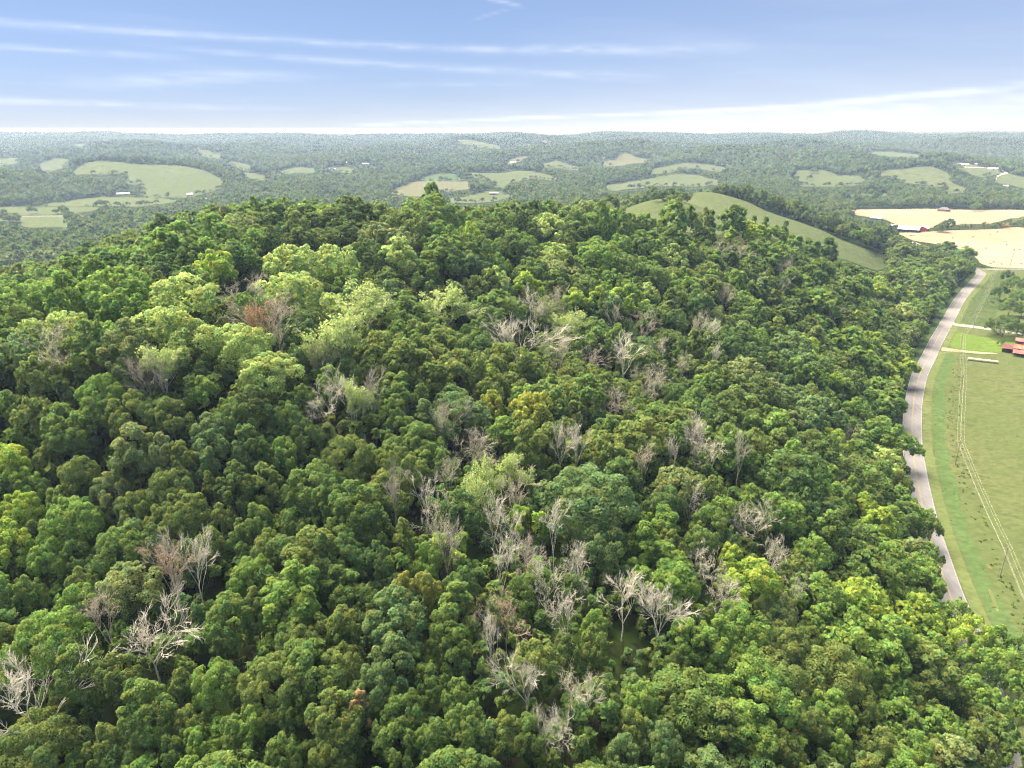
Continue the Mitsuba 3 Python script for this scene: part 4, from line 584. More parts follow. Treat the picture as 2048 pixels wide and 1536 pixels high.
def lobes_of(rng, kind):
    """(centres, radii, crown's heart, radius) of the leafy clumps of a crown: boughs spread round the heart, each carrying some clumps; the tree stands at the origin."""
    H, R, heart, hz, boughs = FORM[kind]
    c, rad = [], []
    lean = rng.normal(size=2) * 0.35
    g = 2.399963
    for i in range(boughs):
        u = (i + 0.5) / boughs
        dz = 1 - 1.45 * u + rng.normal() * 0.06                      # from the top of the crown to its skirt
        w = i * g + rng.normal() * 0.25
        h = math.sqrt(max(1 - min(dz, 1) ** 2, 0.0))
        rb = R * rng.uniform(0.36, 0.52) * (0.9 if kind == 'broad' else 1.0)
        squeeze = 1 - 0.5 * max(dz, 0) if kind == 'spire' else 1.0
        reach = rng.uniform(0.82, 1.1)
        b = np.array([math.cos(w) * h * (R - 0.7 * rb) * reach * squeeze, math.sin(w) * h * (R - 0.7 * rb) * reach * squeeze, heart + dz * (hz - 0.6 * rb) * rng.uniform(0.86, 1.06)])
        b[:2] += lean * dz
        out = unit(np.array([b[0], b[1], 0.6 * (b[2] - heart) + 0.35 * R]))
        m = rng.integers(7, 11) if kind != 'low' else 6
        for j in range(m):
            d = unit(ball(rng, 1)[0] + 0.75 * out)
            rl = rb * rng.uniform(0.30, 0.50)
            c.append(b + d * np.array([1, 1, 1.15]) * (rb - 0.45 * rl) * rng.uniform(0.75, 1.05))
            rad.append(rl)
        c.append(b)
        rad.append(rb * 0.6)
    return np.array(c), np.array(rad), np.array([0, 0, heart - 0.2 * hz]), R


def crown(seed, kind, cards, size, tint, thin=0.0):
    """A crown of leaf sprays scattered over its clumps: (vertices, faces, normals, colours)."""
    rng = np.random.default_rng(seed)
    c, r, heart, R = lobes_of(rng, kind)
    n = int(cards * 2.2)
    k = rng.choice(len(c), n, p=r ** 2 / (r ** 2).sum())
    d = ball(rng, n)
    out = unit(c[k] - heart)
    d = unit(d + 0.55 * out + [0, 0, 0.25])
    shell = rng.uniform(0.72, 1.08, n) if thin == 0 else rng.uniform(0.5, 1.12, n)
    p = c[k] + d * (r[k] * shell)[:, None]
    # drop what lies deep inside another clump
    dist = np.linalg.norm(p[:, None] - c[None], axis=2) / r[None]
    dist[np.arange(n), k] = 9
    keep = dist.min(1) > 0.8
    p, d, k = p[keep][:cards], d[keep][:cards], k[keep][:cards]
    n = len(p)
    face = unit(d * 0.9 + 0.75 * ball(rng, n))
    a = unit(np.cross(face, ball(rng, n)))
    b = np.cross(face, a)
    s = size * rng.uniform(0.55, 1.35, n)
    la, lb = (s * rng.uniform(0.8, 1.2, n))[:, None], (s * rng.uniform(0.5, 0.9, n))[:, None]
    droop = (face * (s * -0.25)[:, None])
    v = np.stack([p - a * la + droop, p - b * lb, p + a * la + droop, p + b * lb], 1)
    f = np.array([[0, 1, 2], [0, 2, 3]])
    f = (f[None] + (np.arange(n) * 4)[:, None, None]).reshape(-1, 3)
    nn = unit(0.42 * d + 0.40 * unit(p - heart) + 0.60 * face)
    nn = np.where((nn * face).sum(1, keepdims=True) < 0.05, unit(nn + face * 0.6), nn)
    base = np.array(tint)
    clump = np.exp(rng.normal(size=len(c)) * 0.08)[k]
    each = np.exp(rng.normal(size=n) * 0.20)
    warm = rng.normal(size=n) * 0.06 + rng.normal(size=len(c))[k] * 0.05
    col = base[None] * (clump * each)[:, None] * np.stack([1 + warm * 1.5, 1 + 0 * warm, 1 - warm], 1)
    return v.reshape(-1, 3), f, np.repeat(nn, 4, 0), np.repeat(np.clip(col, 0.004, 0.9), 4, 0)


def leafy(part, mat='mat_leaf'):
    v, f, n, c = part
    return {'type': 'ply', 'filename': meshkit.write_ply((v, f), False, None, c, normals=n), 'face_normals': False, 'bsdf': {'type': 'ref', 'id': mat}}


def woody(v, f, tint, seed=0):
    """Bark: round tubes with a slightly uneven colour."""
    m = trimesh.Trimesh(v, f, process=False)
    rng = np.random.default_rng(seed)
    c = np.array(tint)[None] * np.exp(rng.normal(size=(len(v), 1)) * 0.12)
    return leafy((v, f, np.array(m.vertex_normals), np.clip(c, 0.01, 0.9)), 'mat_bark')


def skeleton(seed, H, fork, spread, levels, trunk_r, droop=0.0, twig=0.05, kids=(3, 4), lean=0.0):
    """Limbs of a bare tree: lists of (start, end, radius, radius, level)."""
    rng = np.random.default_rng(seed)
    segs = []

    def grow(p, d, length, r, level):
        n = 3 if level < 3 else 2
        pts, rr = [p], [r]
        end_r = max(r * 0.55, twig) if level < levels else 0.011
        for i in range(n):
            d = unit(d + rng.normal(size=3) * (0.10 + 0.03 * level) + np.array([0, 0, 0.10 if level < 3 else 0.03 - droop]))
            p = p + d * length / n
            pts.append(p)
            rr.append(r + (end_r - r) * (i + 1) / n)
        for i in range(n):
            segs.append((pts[i], pts[i + 1], rr[i], rr[i + 1], level))
        if level >= levels:
            return
        m = rng.integers(kids[0], kids[1] + 1) if level < levels - 1 else rng.integers(4, 7)
        turn = rng.uniform(0, 6.28)
        for j in range(m):
            at = rng.uniform(0.35, 1.0) if j else 1.0
            q = pts[0] + (pts[-1] - pts[0]) * at if at < 1 else pts[-1]
            x = at * n
            i = min(int(x), n - 1)
            q = pts[i] + (pts[i + 1] - pts[i]) * (x - i)
            side = unit(np.cross(d, rng.normal(size=3)))
            side = unit(math.cos(turn + j * 2.4) * side + math.sin(turn + j * 2.4) * np.cross(d, side))
            ang = spread * rng.uniform(0.55, 1.25) * (0.6 if j == 0 else 1.0)
            nd = unit(d * math.cos(ang) + side * math.sin(ang))
            grow(q, nd, length * rng.uniform(0.52, 0.8), max(rr[i] * (0.72 if j == 0 else 0.55), twig), level + 1)

    n, p, d = 5, np.zeros(3), unit(np.array([lean, 0.3 * lean, 1.0]))
    tr = []
    for i in range(n):
        d = unit(d + rng.normal(size=3) * 0.05)
        q = p + d * H * fork / n
        tr.append((p, q, trunk_r * (1 - 0.09 * i), trunk_r * (1 - 0.09 * (i + 1)), 0))
        p = q
    m = rng.integers(3, 6)
    turn = rng.uniform(0, 6.28)
    for j in range(m):
        ang = spread * rng.uniform(0.45, 1.2)
        w = turn + j * 6.28 / m
        grow(p - d * rng.uniform(0, H * fork * 0.25) * (j > 0), unit(np.array([math.cos(w) * math.sin(ang), math.sin(w) * math.sin(ang), math.cos(ang)])),
             H * (1 - fork) * rng.uniform(0.42, 0.55), trunk_r * rng.uniform(0.4, 0.55), 1)
    return tr, segs


def limb_mesh(segs, sides=4):
    return tubes([s[0] for s in segs], [s[1] for s in segs], [s[2] for s in segs], [s[3] for s in segs], sides)


def simple_trunk(seed, H, r, bark):
    tr, segs = skeleton(seed, H, 0.5, 0.6, 1, r, kids=(2, 3))
    return woody(*limb_mesh(tr + segs, 6), bark, seed)


_groups = set()

# bare wood: silvered, grey, pinkish where fine twigs or brown leaves are left
WOOD = {'white': (0.72, 0.69, 0.60), 'grey': (0.57, 0.545, 0.455), 'pink': (0.56, 0.505, 0.42), 'pinkgrey': (0.50, 0.465, 0.39), 'rust': (0.34, 0.26, 0.19), 'rustgrey': (0.50, 0.43, 0.35)}
BARE = {'vase': dict(H=14.5, fork=0.34, spread=0.52, levels=5, trunk_r=0.19, droop=-0.02, twig=0.030),
        'fan': dict(H=13.0, fork=0.30, spread=0.78, levels=5, trunk_r=0.18, droop=0.05, twig=0.030),
        'tall': dict(H=16.5, fork=0.45, spread=0.40, levels=5, trunk_r=0.18, droop=0.0, twig=0.030),
        'snag': dict(H=17.0, fork=0.62, spread=0.42, levels=4, trunk_r=0.26, droop=0.0, twig=0.04),
        'ash': dict(H=13.5, fork=0.30, spread=0.60, levels=5, trunk_r=0.18, droop=0.0, twig=0.030)}


def tufts(segs, seed, tint, per_tip, size, first, keep=1.0):
    """Sparse leaves about the twigs' ends: (vertices, faces, normals, colours)."""
    rng = np.random.default_rng(seed)
    first = min(first, max(s_[4] for s_ in segs))
    tips = np.array([s_[1] for s_ in segs if s_[4] >= first])
    tips = tips[rng.random(len(tips)) < keep]
    p = np.repeat(tips, per_tip, 0) + rng.normal(size=(len(tips) * per_tip, 3)) * 0.30
    mid = np.array([0, 0, tips[:, 2].mean() - 3.0])
    n = len(p)
    face = unit(unit(p - mid) * 0.5 + ball(rng, n))
    a = unit(np.cross(face, ball(rng, n)))
    b = np.cross(face, a)
    s_ = size * rng.uniform(0.6, 1.3, n)[:, None]
    v = np.stack([p - a * s_, p - b * s_ * 0.6, p + a * s_, p + b * s_ * 0.6], 1)
    f = (np.array([[0, 1, 2], [0, 2, 3]])[None] + (np.arange(n) * 4)[:, None, None]).reshape(-1, 3)
    col = np.array(tint) * np.exp(rng.normal(size=(n, 1)) * 0.22) * np.stack([1 + rng.normal(size=n) * 0.08, np.ones(n), np.ones(n)], 1)
    return v.reshape(-1, 3), f, np.repeat(unit(0.7 * unit(p - mid) + 0.6 * face), 4, 0), np.repeat(np.clip(col, .01, .9), 4, 0)


def bare_group(kind, tint, var):
    key = f'proto_bare_{kind}_{tint}_{var}'
    if key not in _groups:
        _groups.add(key)
        tr, segs = skeleton(900 + 31 * var + len(kind), kids=(2, 4), **BARE[kind])
        wood = WOOD.get(tint, WOOD['white'] if kind == 'ash' else WOOD['grey'])
        g = {'type': 'shapegroup', 'trunk': woody(*limb_mesh(tr, 6), wood, var), 'branches': woody(*limb_mesh(segs, 3), wood, var + 50)}
        if kind == 'ash':
            g['foliage'] = leafy(tufts(segs, var, LEAF[tint], 3, 0.26, 4, 0.8))
        elif tint == 'rust':
            g['foliage'] = leafy(tufts(segs, var, (0.42, 0.27, 0.16), 2, 0.2, 4, 0.7))
        elif tint == 'grey' or (tint == 'white' and kind == 'fan'):
            g['foliage'] = leafy(tufts(segs, var, (0.30, 0.32, 0.15), 1, 0.17, 5, 0.30 if tint == 'grey' else 0.12))
        elif tint in ('pink', 'rustgrey'):
            g['foliage'] = leafy(tufts(segs, var, (0.46, 0.31, 0.19) if tint == 'rustgrey' else (0.50, 0.42, 0.29), 1, 0.12, 5, 0.22 if tint == 'pink' else 0.8))
        scene[key] = g
    return key


# colour of the leaves of a kind of tree, as it grows, not as the sun shows it
LEAF = {'dark': (0.141, 0.215, 0.069), 'deep': (0.139, 0.234, 0.078), 'olive': (0.203, 0.277, 0.082), 'mid': (0.183, 0.284, 0.082), 'fresh': (0.221, 0.349, 0.087), 'blue': (0.183, 0.284, 0.109), 'pale': (0.390, 0.507, 0.174), 'grey': (0.249, 0.319, 0.125), 'lime': (0.334, 0.461, 0.092), 'gold': (0.347, 0.404, 0.090), 'gold2': (0.296, 0.341, 0.094), 'rust': (0.357, 0.232, 0.128), 'sand': (0.438, 0.355, 0.212)}
SHAPES = ('round', 'broad', 'tall', 'spire', 'dome', 'low')
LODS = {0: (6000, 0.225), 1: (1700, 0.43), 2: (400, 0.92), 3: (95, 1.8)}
BARK = (0.16, 0.14, 0.115)
_bark = {s: simple_trunk(70 + i, {'tall': 13, 'spire': 13, 'low': 5}.get(s, 11), 0.1 if s == 'low' else 0.22, BARK) for i, s in enumerate(SHAPES)}


def tree_group(shape, leaf, lod, var=0):
    """The key of the shapegroup of such a tree, made on first use."""
    key = f'proto_{shape}_{leaf}_{lod}_{var}'
    if key not in _groups:
        _groups.add(key)
        cards, size = LODS[lod]
        cards = int(cards * {'broad': 1.5, 'low': 0.6, 'tall': 1.15}.get(shape, 1.0))
        size *= 0.78 if shape == 'low' else 1.0
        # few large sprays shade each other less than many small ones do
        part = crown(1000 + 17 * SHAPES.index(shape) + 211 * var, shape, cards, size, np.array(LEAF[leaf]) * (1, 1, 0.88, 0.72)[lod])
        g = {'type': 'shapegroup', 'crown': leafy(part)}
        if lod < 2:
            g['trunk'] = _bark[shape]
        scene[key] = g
    return key


def place(x, y, z, turn=0.0, sx=1.0, sy=None, sz=None, tilt=0.0):
    t = T().translate([float(x), float(y), float(z)]).rotate([0, 0, 1], float(turn))
    if tilt:
        t = t.rotate([1, 0, 0], float(tilt))
    return t.scale([float(sx), float(sy if sy is not None else sx), float(sz if sz is not None else sx)])


def plant(key, group, x, y, turn, sx, sz, sink=0.3, z=None):
    z = float(height(x, y)) if z is None else z
    scene[key] = {'type': 'instance', 'to_world': place(x, y, z - sink, turn, sx, sx, sz), 'g': {'type': 'ref', 'id': group}}


# ---------------------------------------------------------------- ground, roads, fields
struct('ground', grid_mesh(), 'mat_floor', True)
road_poly, side_poly, hw_poly = strip(ROAD, ROAD_WIDE), strip(SIDE_ROAD, 5.5), strip(HIGHWAY, 8.0)
struct('road', draped(road_poly, 0.16), 'mat_asphalt')
struct('side_road', draped(side_poly.difference(road_poly), 0.15), 'mat_asphalt')
struct('highway', draped(hw_poly, 0.16), 'mat_asphalt')
field_polys = {}
for k, (kind, pts) in FIELDS.items():
    g = Polygon(smoothed(pts + pts[:1], 8.0, 0)[:-1]).buffer(0)
    g = ragged(g, 7.0 if kind != 'hay' else 2.5, 9.0, len(k) + ord(k[0]))
    if k == 'spur2':
        g = g.difference(field_polys['spur'])
    field_polys[k] = g
    nm = {'green': 'pasture', 'clover': 'clover_field', 'hay': 'hay_field', 'dry': 'dry_pasture'}[kind]
    key, i = nm, 0
    while key in scene:
        i += 1
        key = f'{nm}_{i:03d}'
    struct(key, draped(g, 0.12), 'mat_' + kind)
all_fields = shapely.union_all(list(field_polys.values()))
MEADOW = Polygon([(60, 0), (100, 60), (112, 120)] + [tuple(p) for p in offset(ROAD, 2)[22:-40]] + [(440, 640), (760, 672), (760, 0)]).buffer(0)
meadow = MEADOW.difference(road_poly.buffer(0.0)).difference(side_poly)
struct('meadow', draped(meadow, 0.06), 'mat_meadow')
field_box = Polygon([(200, 330), (200, 700), (430, 700), (430, 330)])
glade = shapely.union_all([Polygon([(-112, 158), (-100, 152), (-84, 168), (-70, 200), (-50, 240), (-42, 256), (-50, 262), (-62, 246), (-80, 205), (-98, 178)]), Polygon([(-75, 318), (-52, 312), (-38, 330), (-40, 352), (-66, 352)])])
_open = shapely.union_all([glade.buffer(1)] + [Point(b_[0], b_[1] + b_[3] / 2).buffer(b_[2] * 0.75 + 3) for b_ in BUILDINGS] + [all_fields.buffer(1.0), MEADOW.buffer(3), road_poly.buffer(5), side_poly.buffer(7), hw_poly.buffer(8)])
shapely.prepare(_open)


# ---------------------------------------------------------------- woods
def seen(x, y, top, margin=14.0):
    """Whether the ground leaves a line from the drone to a tree's top free: what hills hide for good is not built."""
    ok = (y > 25) & (np.abs(x) < 0.80 * y + 60)
    s = np.linspace(0.04, 0.97, 48)[None]
    px, py, pz = x[:, None] * s, y[:, None] * s, EYE[2] + (top - EYE[2])[:, None] * s
    return ok & ((height(px, py) - pz).max(1) < margin)


_kept_open = shapely.union_all([all_fields, glade] + [Point(b_[0], b_[1]).buffer(b_[2] * 0.9 + 4) for b_ in BUILDINGS] + [hw_poly.buffer(3)])
shapely.prepare(_kept_open)


def clears(x, y, top):
    """Whether a tree of this height leaves the fields and houses behind it open to view, as the farmers have kept them."""
    s = np.concatenate([np.linspace(1.0, 1.5, 22)[1:], np.geomspace(1.5, 9.0, 30)[1:]])[None]
    px, py = x[:, None] * s, y[:, None] * s
    ground, base = height(px, py), height(x, y)
    i = np.arange(len(x))
    hit = np.zeros(len(x), bool)
    for part_ in (0.3, 0.65, 1.0):
        under = ground > EYE[2] + (base + (top - base) * part_ - EYE[2])[:, None] * s
        k = np.argmax(under, 1)
        hit |= under[i, k] & shapely.contains_xy(_kept_open, px[i, k], py[i, k])
    return ~hit


rng = np.random.default_rng(5)


def jitter_grid(x0, x1, y0, y1, s):
    x, y = np.meshgrid(np.arange(x0, x1, s), np.arange(y0, y1, s))
    x = x + (np.arange(len(x)) % 2)[:, None] * s / 2
    return (x + rng.uniform(-.42, .42, x.shape) * s).ravel(), (y + rng.uniform(-.42, .42, x.shape) * s).ravel()


def woods(x, y):
    return ~shapely.contains_xy(_open, x, y)


MIXES = {'near': (['mid', 'olive', 'fresh', 'dark', 'deep', 'blue', 'lime', 'grey'], [.30, .22, .20, .10, .06, .05, .03, .04]),
         'fardark': (['dark', 'deep', 'mid', 'blue'], [.4, .3, .2, .1]),
         'far': (['mid', 'dark', 'olive', 'deep', 'blue', 'grey', 'fresh'], [.26, .20, .2, .12, .08, .08, .06])}


def pick_leaf(x, y, which):
    names, w = MIXES[which]
    q = meshkit.noise(np.stack([x / 17, y / 17, 0 * x], 1), 11) * 0.55 + rng.uniform(0, 1, len(x)) * 0.45
    q = (np.argsort(np.argsort(q)) + 0.5) / len(q)
    return [names[min(i, len(names) - 1)] for i in np.searchsorted(np.cumsum(w) / sum(w), q)]


# every tree of the near wood: (x, y, shape, leaf, width, height factor); the picked ones first, then their neighbours
stand = [tuple(t) for t in TREES]
taken = [(t[0], t[1], FORM[t[2]][1] * t[4]) for t in TREES] + [(t[0], t[1], 7.6 * t[4] + 1.0) for t in DEAD_TREES] + [(t[0] * (1 - 6 / math.hypot(t[0], t[1])), t[1] - 6 * t[1] / math.hypot(t[0], t[1]), 6.4 * t[4] + 2.0) for t in DEAD_TREES] + [(t[0], t[1], 8.0 * t[3]) for t in DYING_TREES]
near_leaf = cKDTree(np.array([(t[0], t[1]) for t in TREES]))
x, y = jitter_grid(-420, 460, 26, 720, 6.4)
ok = woods(x, y) & (np.hypot(x, y) < 640)
x, y = x[ok], y[ok]
s_ = rng.uniform(0.58, 1.26, len(x))
v_ = (0.45 + 0.5 * s_) * rng.uniform(0.84, 1.06, len(x))
kinds_ = np.array(['round', 'broad', 'tall', 'spire', 'dome'])
sh_ = kinds_[rng.choice(5, len(x), p=[.40, .14, .24, .10, .12])]
top_ = np.array([FORM[k][0] for k in sh_]) * v_
ok = seen(x, y, height(x, y) + 14) & clears(x, y, height(x, y) + top_)
x, y, s_, v_, sh_ = x[ok], y[ok], s_[ok], v_[ok], sh_[ok]
tk = np.array(taken)
tree_of = cKDTree(tk[:, :2])
leaf = pick_leaf(x, y, 'near')
for i in range(len(x)):
    s = s_[i]
    near = tree_of.query_ball_point((x[i], y[i]), 12)
    if any(math.hypot(tk[j, 0] - x[i], tk[j, 1] - y[i]) < 0.52 * tk[j, 2] + 2.3 * s for j in near):
        continue
    d_, j = near_leaf.query((x[i], y[i]))
    lf = TREES[j][3] if d_ < 22 and rng.random() < 0.5 and TREES[j][3] not in ('rust', 'sand', 'gold', 'pale', 'gold2') else leaf[i]
    sh = str(sh_[i])
    stand.append((x[i], y[i], sh, lf, s * (0.85 if sh == 'broad' else 1.0), v_[i]))
P = np.array([(t[0], t[1]) for t in stand])
Z = height(P[:, 0], P[:, 1])
span = np.array([FORM[t[2]][1] * t[4] for t in stand])
dist = np.sqrt(P[:, 0] ** 2 + P[:, 1] ** 2 + (EYE[2] - Z - 9) ** 2)
size = span / dist
size[:len(TREES)] *= 1.35
in_view = (np.abs(P[:, 0]) < 0.727 * (0.94 * P[:, 1] + 0.341 * (EYE[2] - Z - 9)) - 2) & (0.94 * P[:, 1] + 0.341 * (Z - EYE[2] + 12) > 0)
low_edge = (EYE[2] - Z - 9) * 0.94 - 0.341 * P[:, 1] < 0.545 * (0.94 * P[:, 1] + 0.341 * (EYE[2] - Z - 9)) - 1
single = set(np.argsort(-np.where(in_view & low_edge, size, 0))[:300].tolist())
count, singles = 0, []
for i, (tx, ty, sh, lf, sw, sv) in enumerate(stand):
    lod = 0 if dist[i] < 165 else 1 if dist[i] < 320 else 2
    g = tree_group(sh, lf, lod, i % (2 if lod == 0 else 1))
    turn = rng.uniform(0, 360)
    if i in single:
        key = 'broadleaf_tree' + (f'_{len(singles):03d}' if singles else '')
        singles.append((key, i))
    else:
        key = f'forest__{count:05d}'
        count += 1
    plant(key, g, tx, ty, turn, sw, sv)
print('near', len(stand), 'single', len(singles))
# saplings and brush between the trunks
x, y = jitter_grid(-170, 210, 30, 330, 5.0)
ok = woods(x, y) & (np.hypot(x, y) < 330)
x, y = x[ok], y[ok]
ok = seen(x, y, height(x, y) + 6, 6)
x, y = x[ok], y[ok]
leaf = pick_leaf(x, y, 'near')
brush = 0
for i in range(len(x)):
    s = rng.uniform(0.5, 1.25)
    lf = leaf[i]
    d_ = math.hypot(x[i], y[i])
    plant(f'undergrowth__{brush:05d}', tree_group('low', lf, 1 if d_ < 140 else 2 if d_ < 230 else 3), x[i], y[i], rng.uniform(0, 360), s, s * rng.uniform(.8, 1.2))
    brush += 1
labels['undergrowth'] = {'label': 'saplings and brush on the forest floor', 'kind': 'stuff'}
print('brush', brush)
for i, (tx, ty, kind, tint, s) in enumerate(DEAD_TREES):
    key = 'dead_tree' + (f'_{i:03d}' if i else '')
    plant(key, bare_group(kind, tint, i % 6), tx, ty, (i * 137.5) % 360, s * 1.08, min(max(s, 1.05), 1.3))
for i, (tx, ty, lf, s) in enumerate(DYING_TREES):
    key = 'dying_tree' + (f'_{i:03d}' if i else '')
    plant(key, bare_group('ash', lf, i % 3), tx, ty, (i * 97.0) % 360, s * 1.05, min(max(s, 0.98), 1.25))
# woods of the valley
x, y = jitter_grid(-1400, 1300, 300, 1900, 8.6)
d = np.hypot(x, y)
ok = woods(x, y) & (d >= 640) & (d < 1800)
x, y = x[ok], y[ok]
s_ = rng.uniform(0.72, 1.15, len(x))
ok = seen(x, y, height(x, y) + 14)
x, y, s_ = x[ok], y[ok], s_[ok]
shape = rng.choice(5, len(x), p=[.45, .25, .1, .05, .15])
top_ = np.array([FORM[SHAPES[k]][0] for k in shape]) * s_ * 1.05
ok = clears(x, y, height(x, y) + top_)
shrub = ~ok & clears(x, y, height(x, y) + 5.0) & (rng.random(len(x)) < 0.5)
s_ = np.where(shrub, 0.33, s_)
ok |= shrub
x, y, s_, shape = x[ok], y[ok], s_[ok], shape[ok]
d = np.hypot(x, y)
leaf = pick_leaf(x, y, 'far')
for i in range(len(x)):
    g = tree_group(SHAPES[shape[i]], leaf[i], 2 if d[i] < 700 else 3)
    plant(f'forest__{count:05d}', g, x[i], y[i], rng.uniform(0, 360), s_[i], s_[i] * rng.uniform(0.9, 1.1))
    count += 1
# trees and brush that have grown up along the edges of the fields
for k, g in field_polys.items():
    if k in ('spur', 'spur2') or FIELDS[k][0] == 'hay':
        continue
    for q in getattr(g, 'geoms', [g]):
        ring = q.exterior
        far_ = math.hypot(*q.centroid.coords[0])
        for m in np.arange(0, ring.length, 9.0 if far_ < 2400 else 16.0):
            if meshkit.noise(np.array([[m / 60, far_ / 50, 0]]), 3)[0] < 0.42:
                continue
            ex, ey = ring.interpolate(m + rng.uniform(-3, 3)).coords[0]
            ex, ey = ex + rng.normal() * 4, ey + rng.normal() * 4
            s = rng.uniform(0.3, 0.85)
            plant(f'forest__{count:05d}', tree_group(('round', 'low', 'broad')[count % 3], ('dark', 'mid', 'olive')[count % 3], 3), ex, ey, rng.uniform(0, 360), s, s * .9)
            count += 1
print('mid', count)


def patch_group(var, leafset, n, spread, detail, half):
    """A stand of trees far off, some 12 trees on level ground."""
    key = f'proto_stand_{leafset}_{detail}_{var}'
    if key in _groups:
        return key
    _groups.add(key)
    q = np.random.default_rng(300 + var)
    V, F, N, C, at = [], [], [], [], 0
    ico = trimesh.creation.icosphere(subdivisions=1) if detail else trimesh.creation.icosahedron()
    names, w = MIXES[leafset]
    for k in range(n):
        a, b = q.uniform(-spread, spread, 2)
        R, H = q.uniform(3.6, 6.4), q.uniform(11, 17)
        v = np.array(ico.vertices)
        bump = meshkit.noise(v * 1.7 + 10 * k + var, 1) - 0.5 + 0.6 * (meshkit.noise(v * 3.4 + 5 * k, 2) - 0.5)
        v = v * (1 + 0.55 * bump)[:, None] * [R, R, 0.42 * H] + [a, b, 0.58 * H]
        f = np.array(ico.faces)
        m = trimesh.Trimesh(v, f, process=False)
        n_ = np.array(m.vertex_normals)
        keep = v[f].mean(1)[:, 2] > 0.3 * H
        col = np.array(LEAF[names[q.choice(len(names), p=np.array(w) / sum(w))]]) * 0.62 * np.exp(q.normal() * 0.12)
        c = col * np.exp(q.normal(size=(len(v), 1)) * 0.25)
        V.append(v), F.append(f[keep] + at), N.append(n_), C.append(np.clip(c, .004, .9))
        at += len(v)
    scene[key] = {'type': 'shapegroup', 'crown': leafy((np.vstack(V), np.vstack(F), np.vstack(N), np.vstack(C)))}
    return key


def stands(r0, r1, cell, n, detail, var_n):
    global count
    x, y = jitter_grid(-0.82 * r1, 0.82 * r1 + 200, 600, r1, cell)
    d = np.hypot(x, y)
    ok = woods(x, y) & (d >= r0) & (d < r1)
    x, y = x[ok], y[ok]
    ok = seen(x, y, height(x, y) + 14, 12)
    x, y = x[ok], y[ok]
    ok = clears(x, y, height(x, y) + 12)
    x, y = x[ok], y[ok]
    e = cell * 0.4
    gx, gy = (height(x + e, y) - height(x - e, y)) / (2 * e), (height(x, y + e) - height(x, y - e)) / (2 * e)
    z = height(x, y)
    tone = meshkit.fbm(np.stack([x / 330, y / 330, 0 * x], 1), 3, 21)
    for i in range(len(x)):
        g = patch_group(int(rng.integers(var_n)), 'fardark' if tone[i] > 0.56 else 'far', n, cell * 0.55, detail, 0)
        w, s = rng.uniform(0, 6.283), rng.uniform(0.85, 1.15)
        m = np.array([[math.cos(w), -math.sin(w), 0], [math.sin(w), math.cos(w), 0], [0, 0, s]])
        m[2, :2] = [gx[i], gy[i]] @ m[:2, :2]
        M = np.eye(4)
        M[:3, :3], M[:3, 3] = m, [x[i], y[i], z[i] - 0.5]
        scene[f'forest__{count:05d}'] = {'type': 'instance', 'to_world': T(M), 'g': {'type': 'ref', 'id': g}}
        count += 1


stands(1800, 2800, 22.0, 6, 1, 10)
print('stands', count)
stands(2800, 6000, 34.0, 12, 0, 10)
print('stands', count)
stands(6000, 7800, 60.0, 26, 0, 6)
print('stands', count)
labels['forest'] = {'label': 'dense green summer forest covering the hill and valleys', 'category': 'forest', 'kind': 'stuff'}

scene['haze'] = {'type': 'cube', 'to_world': T().translate([700, 4550, 58.3]).scale([8000, 5100, 62.5]), 'bsdf': {'type': 'null'}, 'interior': {'type': 'ref', 'id': 'air'}}
labels['haze'] = {'label': 'thin summer haze over the hills', 'kind': 'stuff'}


# ---------------------------------------------------------------- roadside: painted lines, verges, tracks
def line_strip(line, off, wide):
    return draped(strip(offset(line, off), wide), 0.168)


near_road = ROAD[:-6]
for key, off, wide, mat in (('edge_line', ROAD_WIDE / 2 - 0.25, 0.12, 'mat_white_line'), ('edge_line_001', -ROAD_WIDE / 2 + 0.25, 0.12, 'mat_white_line'),
                            ('centre_line', 0.12, 0.12, 'mat_yellow_line'), ('centre_line_001', -0.12, 0.12, 'mat_yellow_line')):
    struct(key, line_strip(near_road, off, wide), mat)
patch = {k: Polygon(smoothed(v + v[:1], 0.6)[:-1]).buffer(0).difference(road_poly.buffer(0.05)) for k, v in PATCHES.items()}
tracks = shapely.union_all([patch['drive'], patch['farm_track']])
verge = strip(offset(near_road, ROAD_WIDE / 2 + 1.7), 3.3).difference(road_poly.buffer(0.02)).difference(tracks).difference(side_poly)
struct('verge', draped(ragged(verge, 0.35, 2.0, 3).difference(road_poly.buffer(0.02)).difference(tracks).difference(side_poly), 0.10), 'mat_verge')
lush = strip(offset(near_road[18:96], ROAD_WIDE / 2 + 6.1), 5.2).difference(tracks)
struct('lush_verge', draped(ragged(lush, 1.1, 2.0, 5).difference(tracks).difference(verge.buffer(0.5)), 0.10), 'mat_lush')
struct('bright_grass', draped(ragged(patch['bright_grass'], 1.2, 2.0, 4).difference(tracks).difference(verge.buffer(0.5)), 0.10), 'mat_bright')
struct('rough_grass', draped(ragged(patch['rough'], 1.5, 2.0, 6).difference(tracks).difference(verge.buffer(0.5)).difference(side_poly), 0.105), 'mat_rough')
struct('gravel_drive', draped(patch['drive'], 0.14), 'mat_gravel')
struct('farm_track', draped(patch['farm_track'], 0.14), 'mat_dirt')
struct('bare_earth', draped(patch['bare1'], 0.10), 'mat_earth')
struct('bare_earth_001', draped(patch['bare2'], 0.11), 'mat_earth')
struct('left_verge', draped(strip(offset(near_road[60:], -ROAD_WIDE / 2 - 2.2), 4.2).difference(road_poly.buffer(0.02)).intersection(field_box), 0.08), 'mat_lush')
struct('hill_drive', draped(LineString(smoothed(HILL_DRIVE, 6.0)).buffer(3.4), 0.2), 'mat_gravel_white')
struct('glade', draped(glade, 0.12), 'mat_glade')


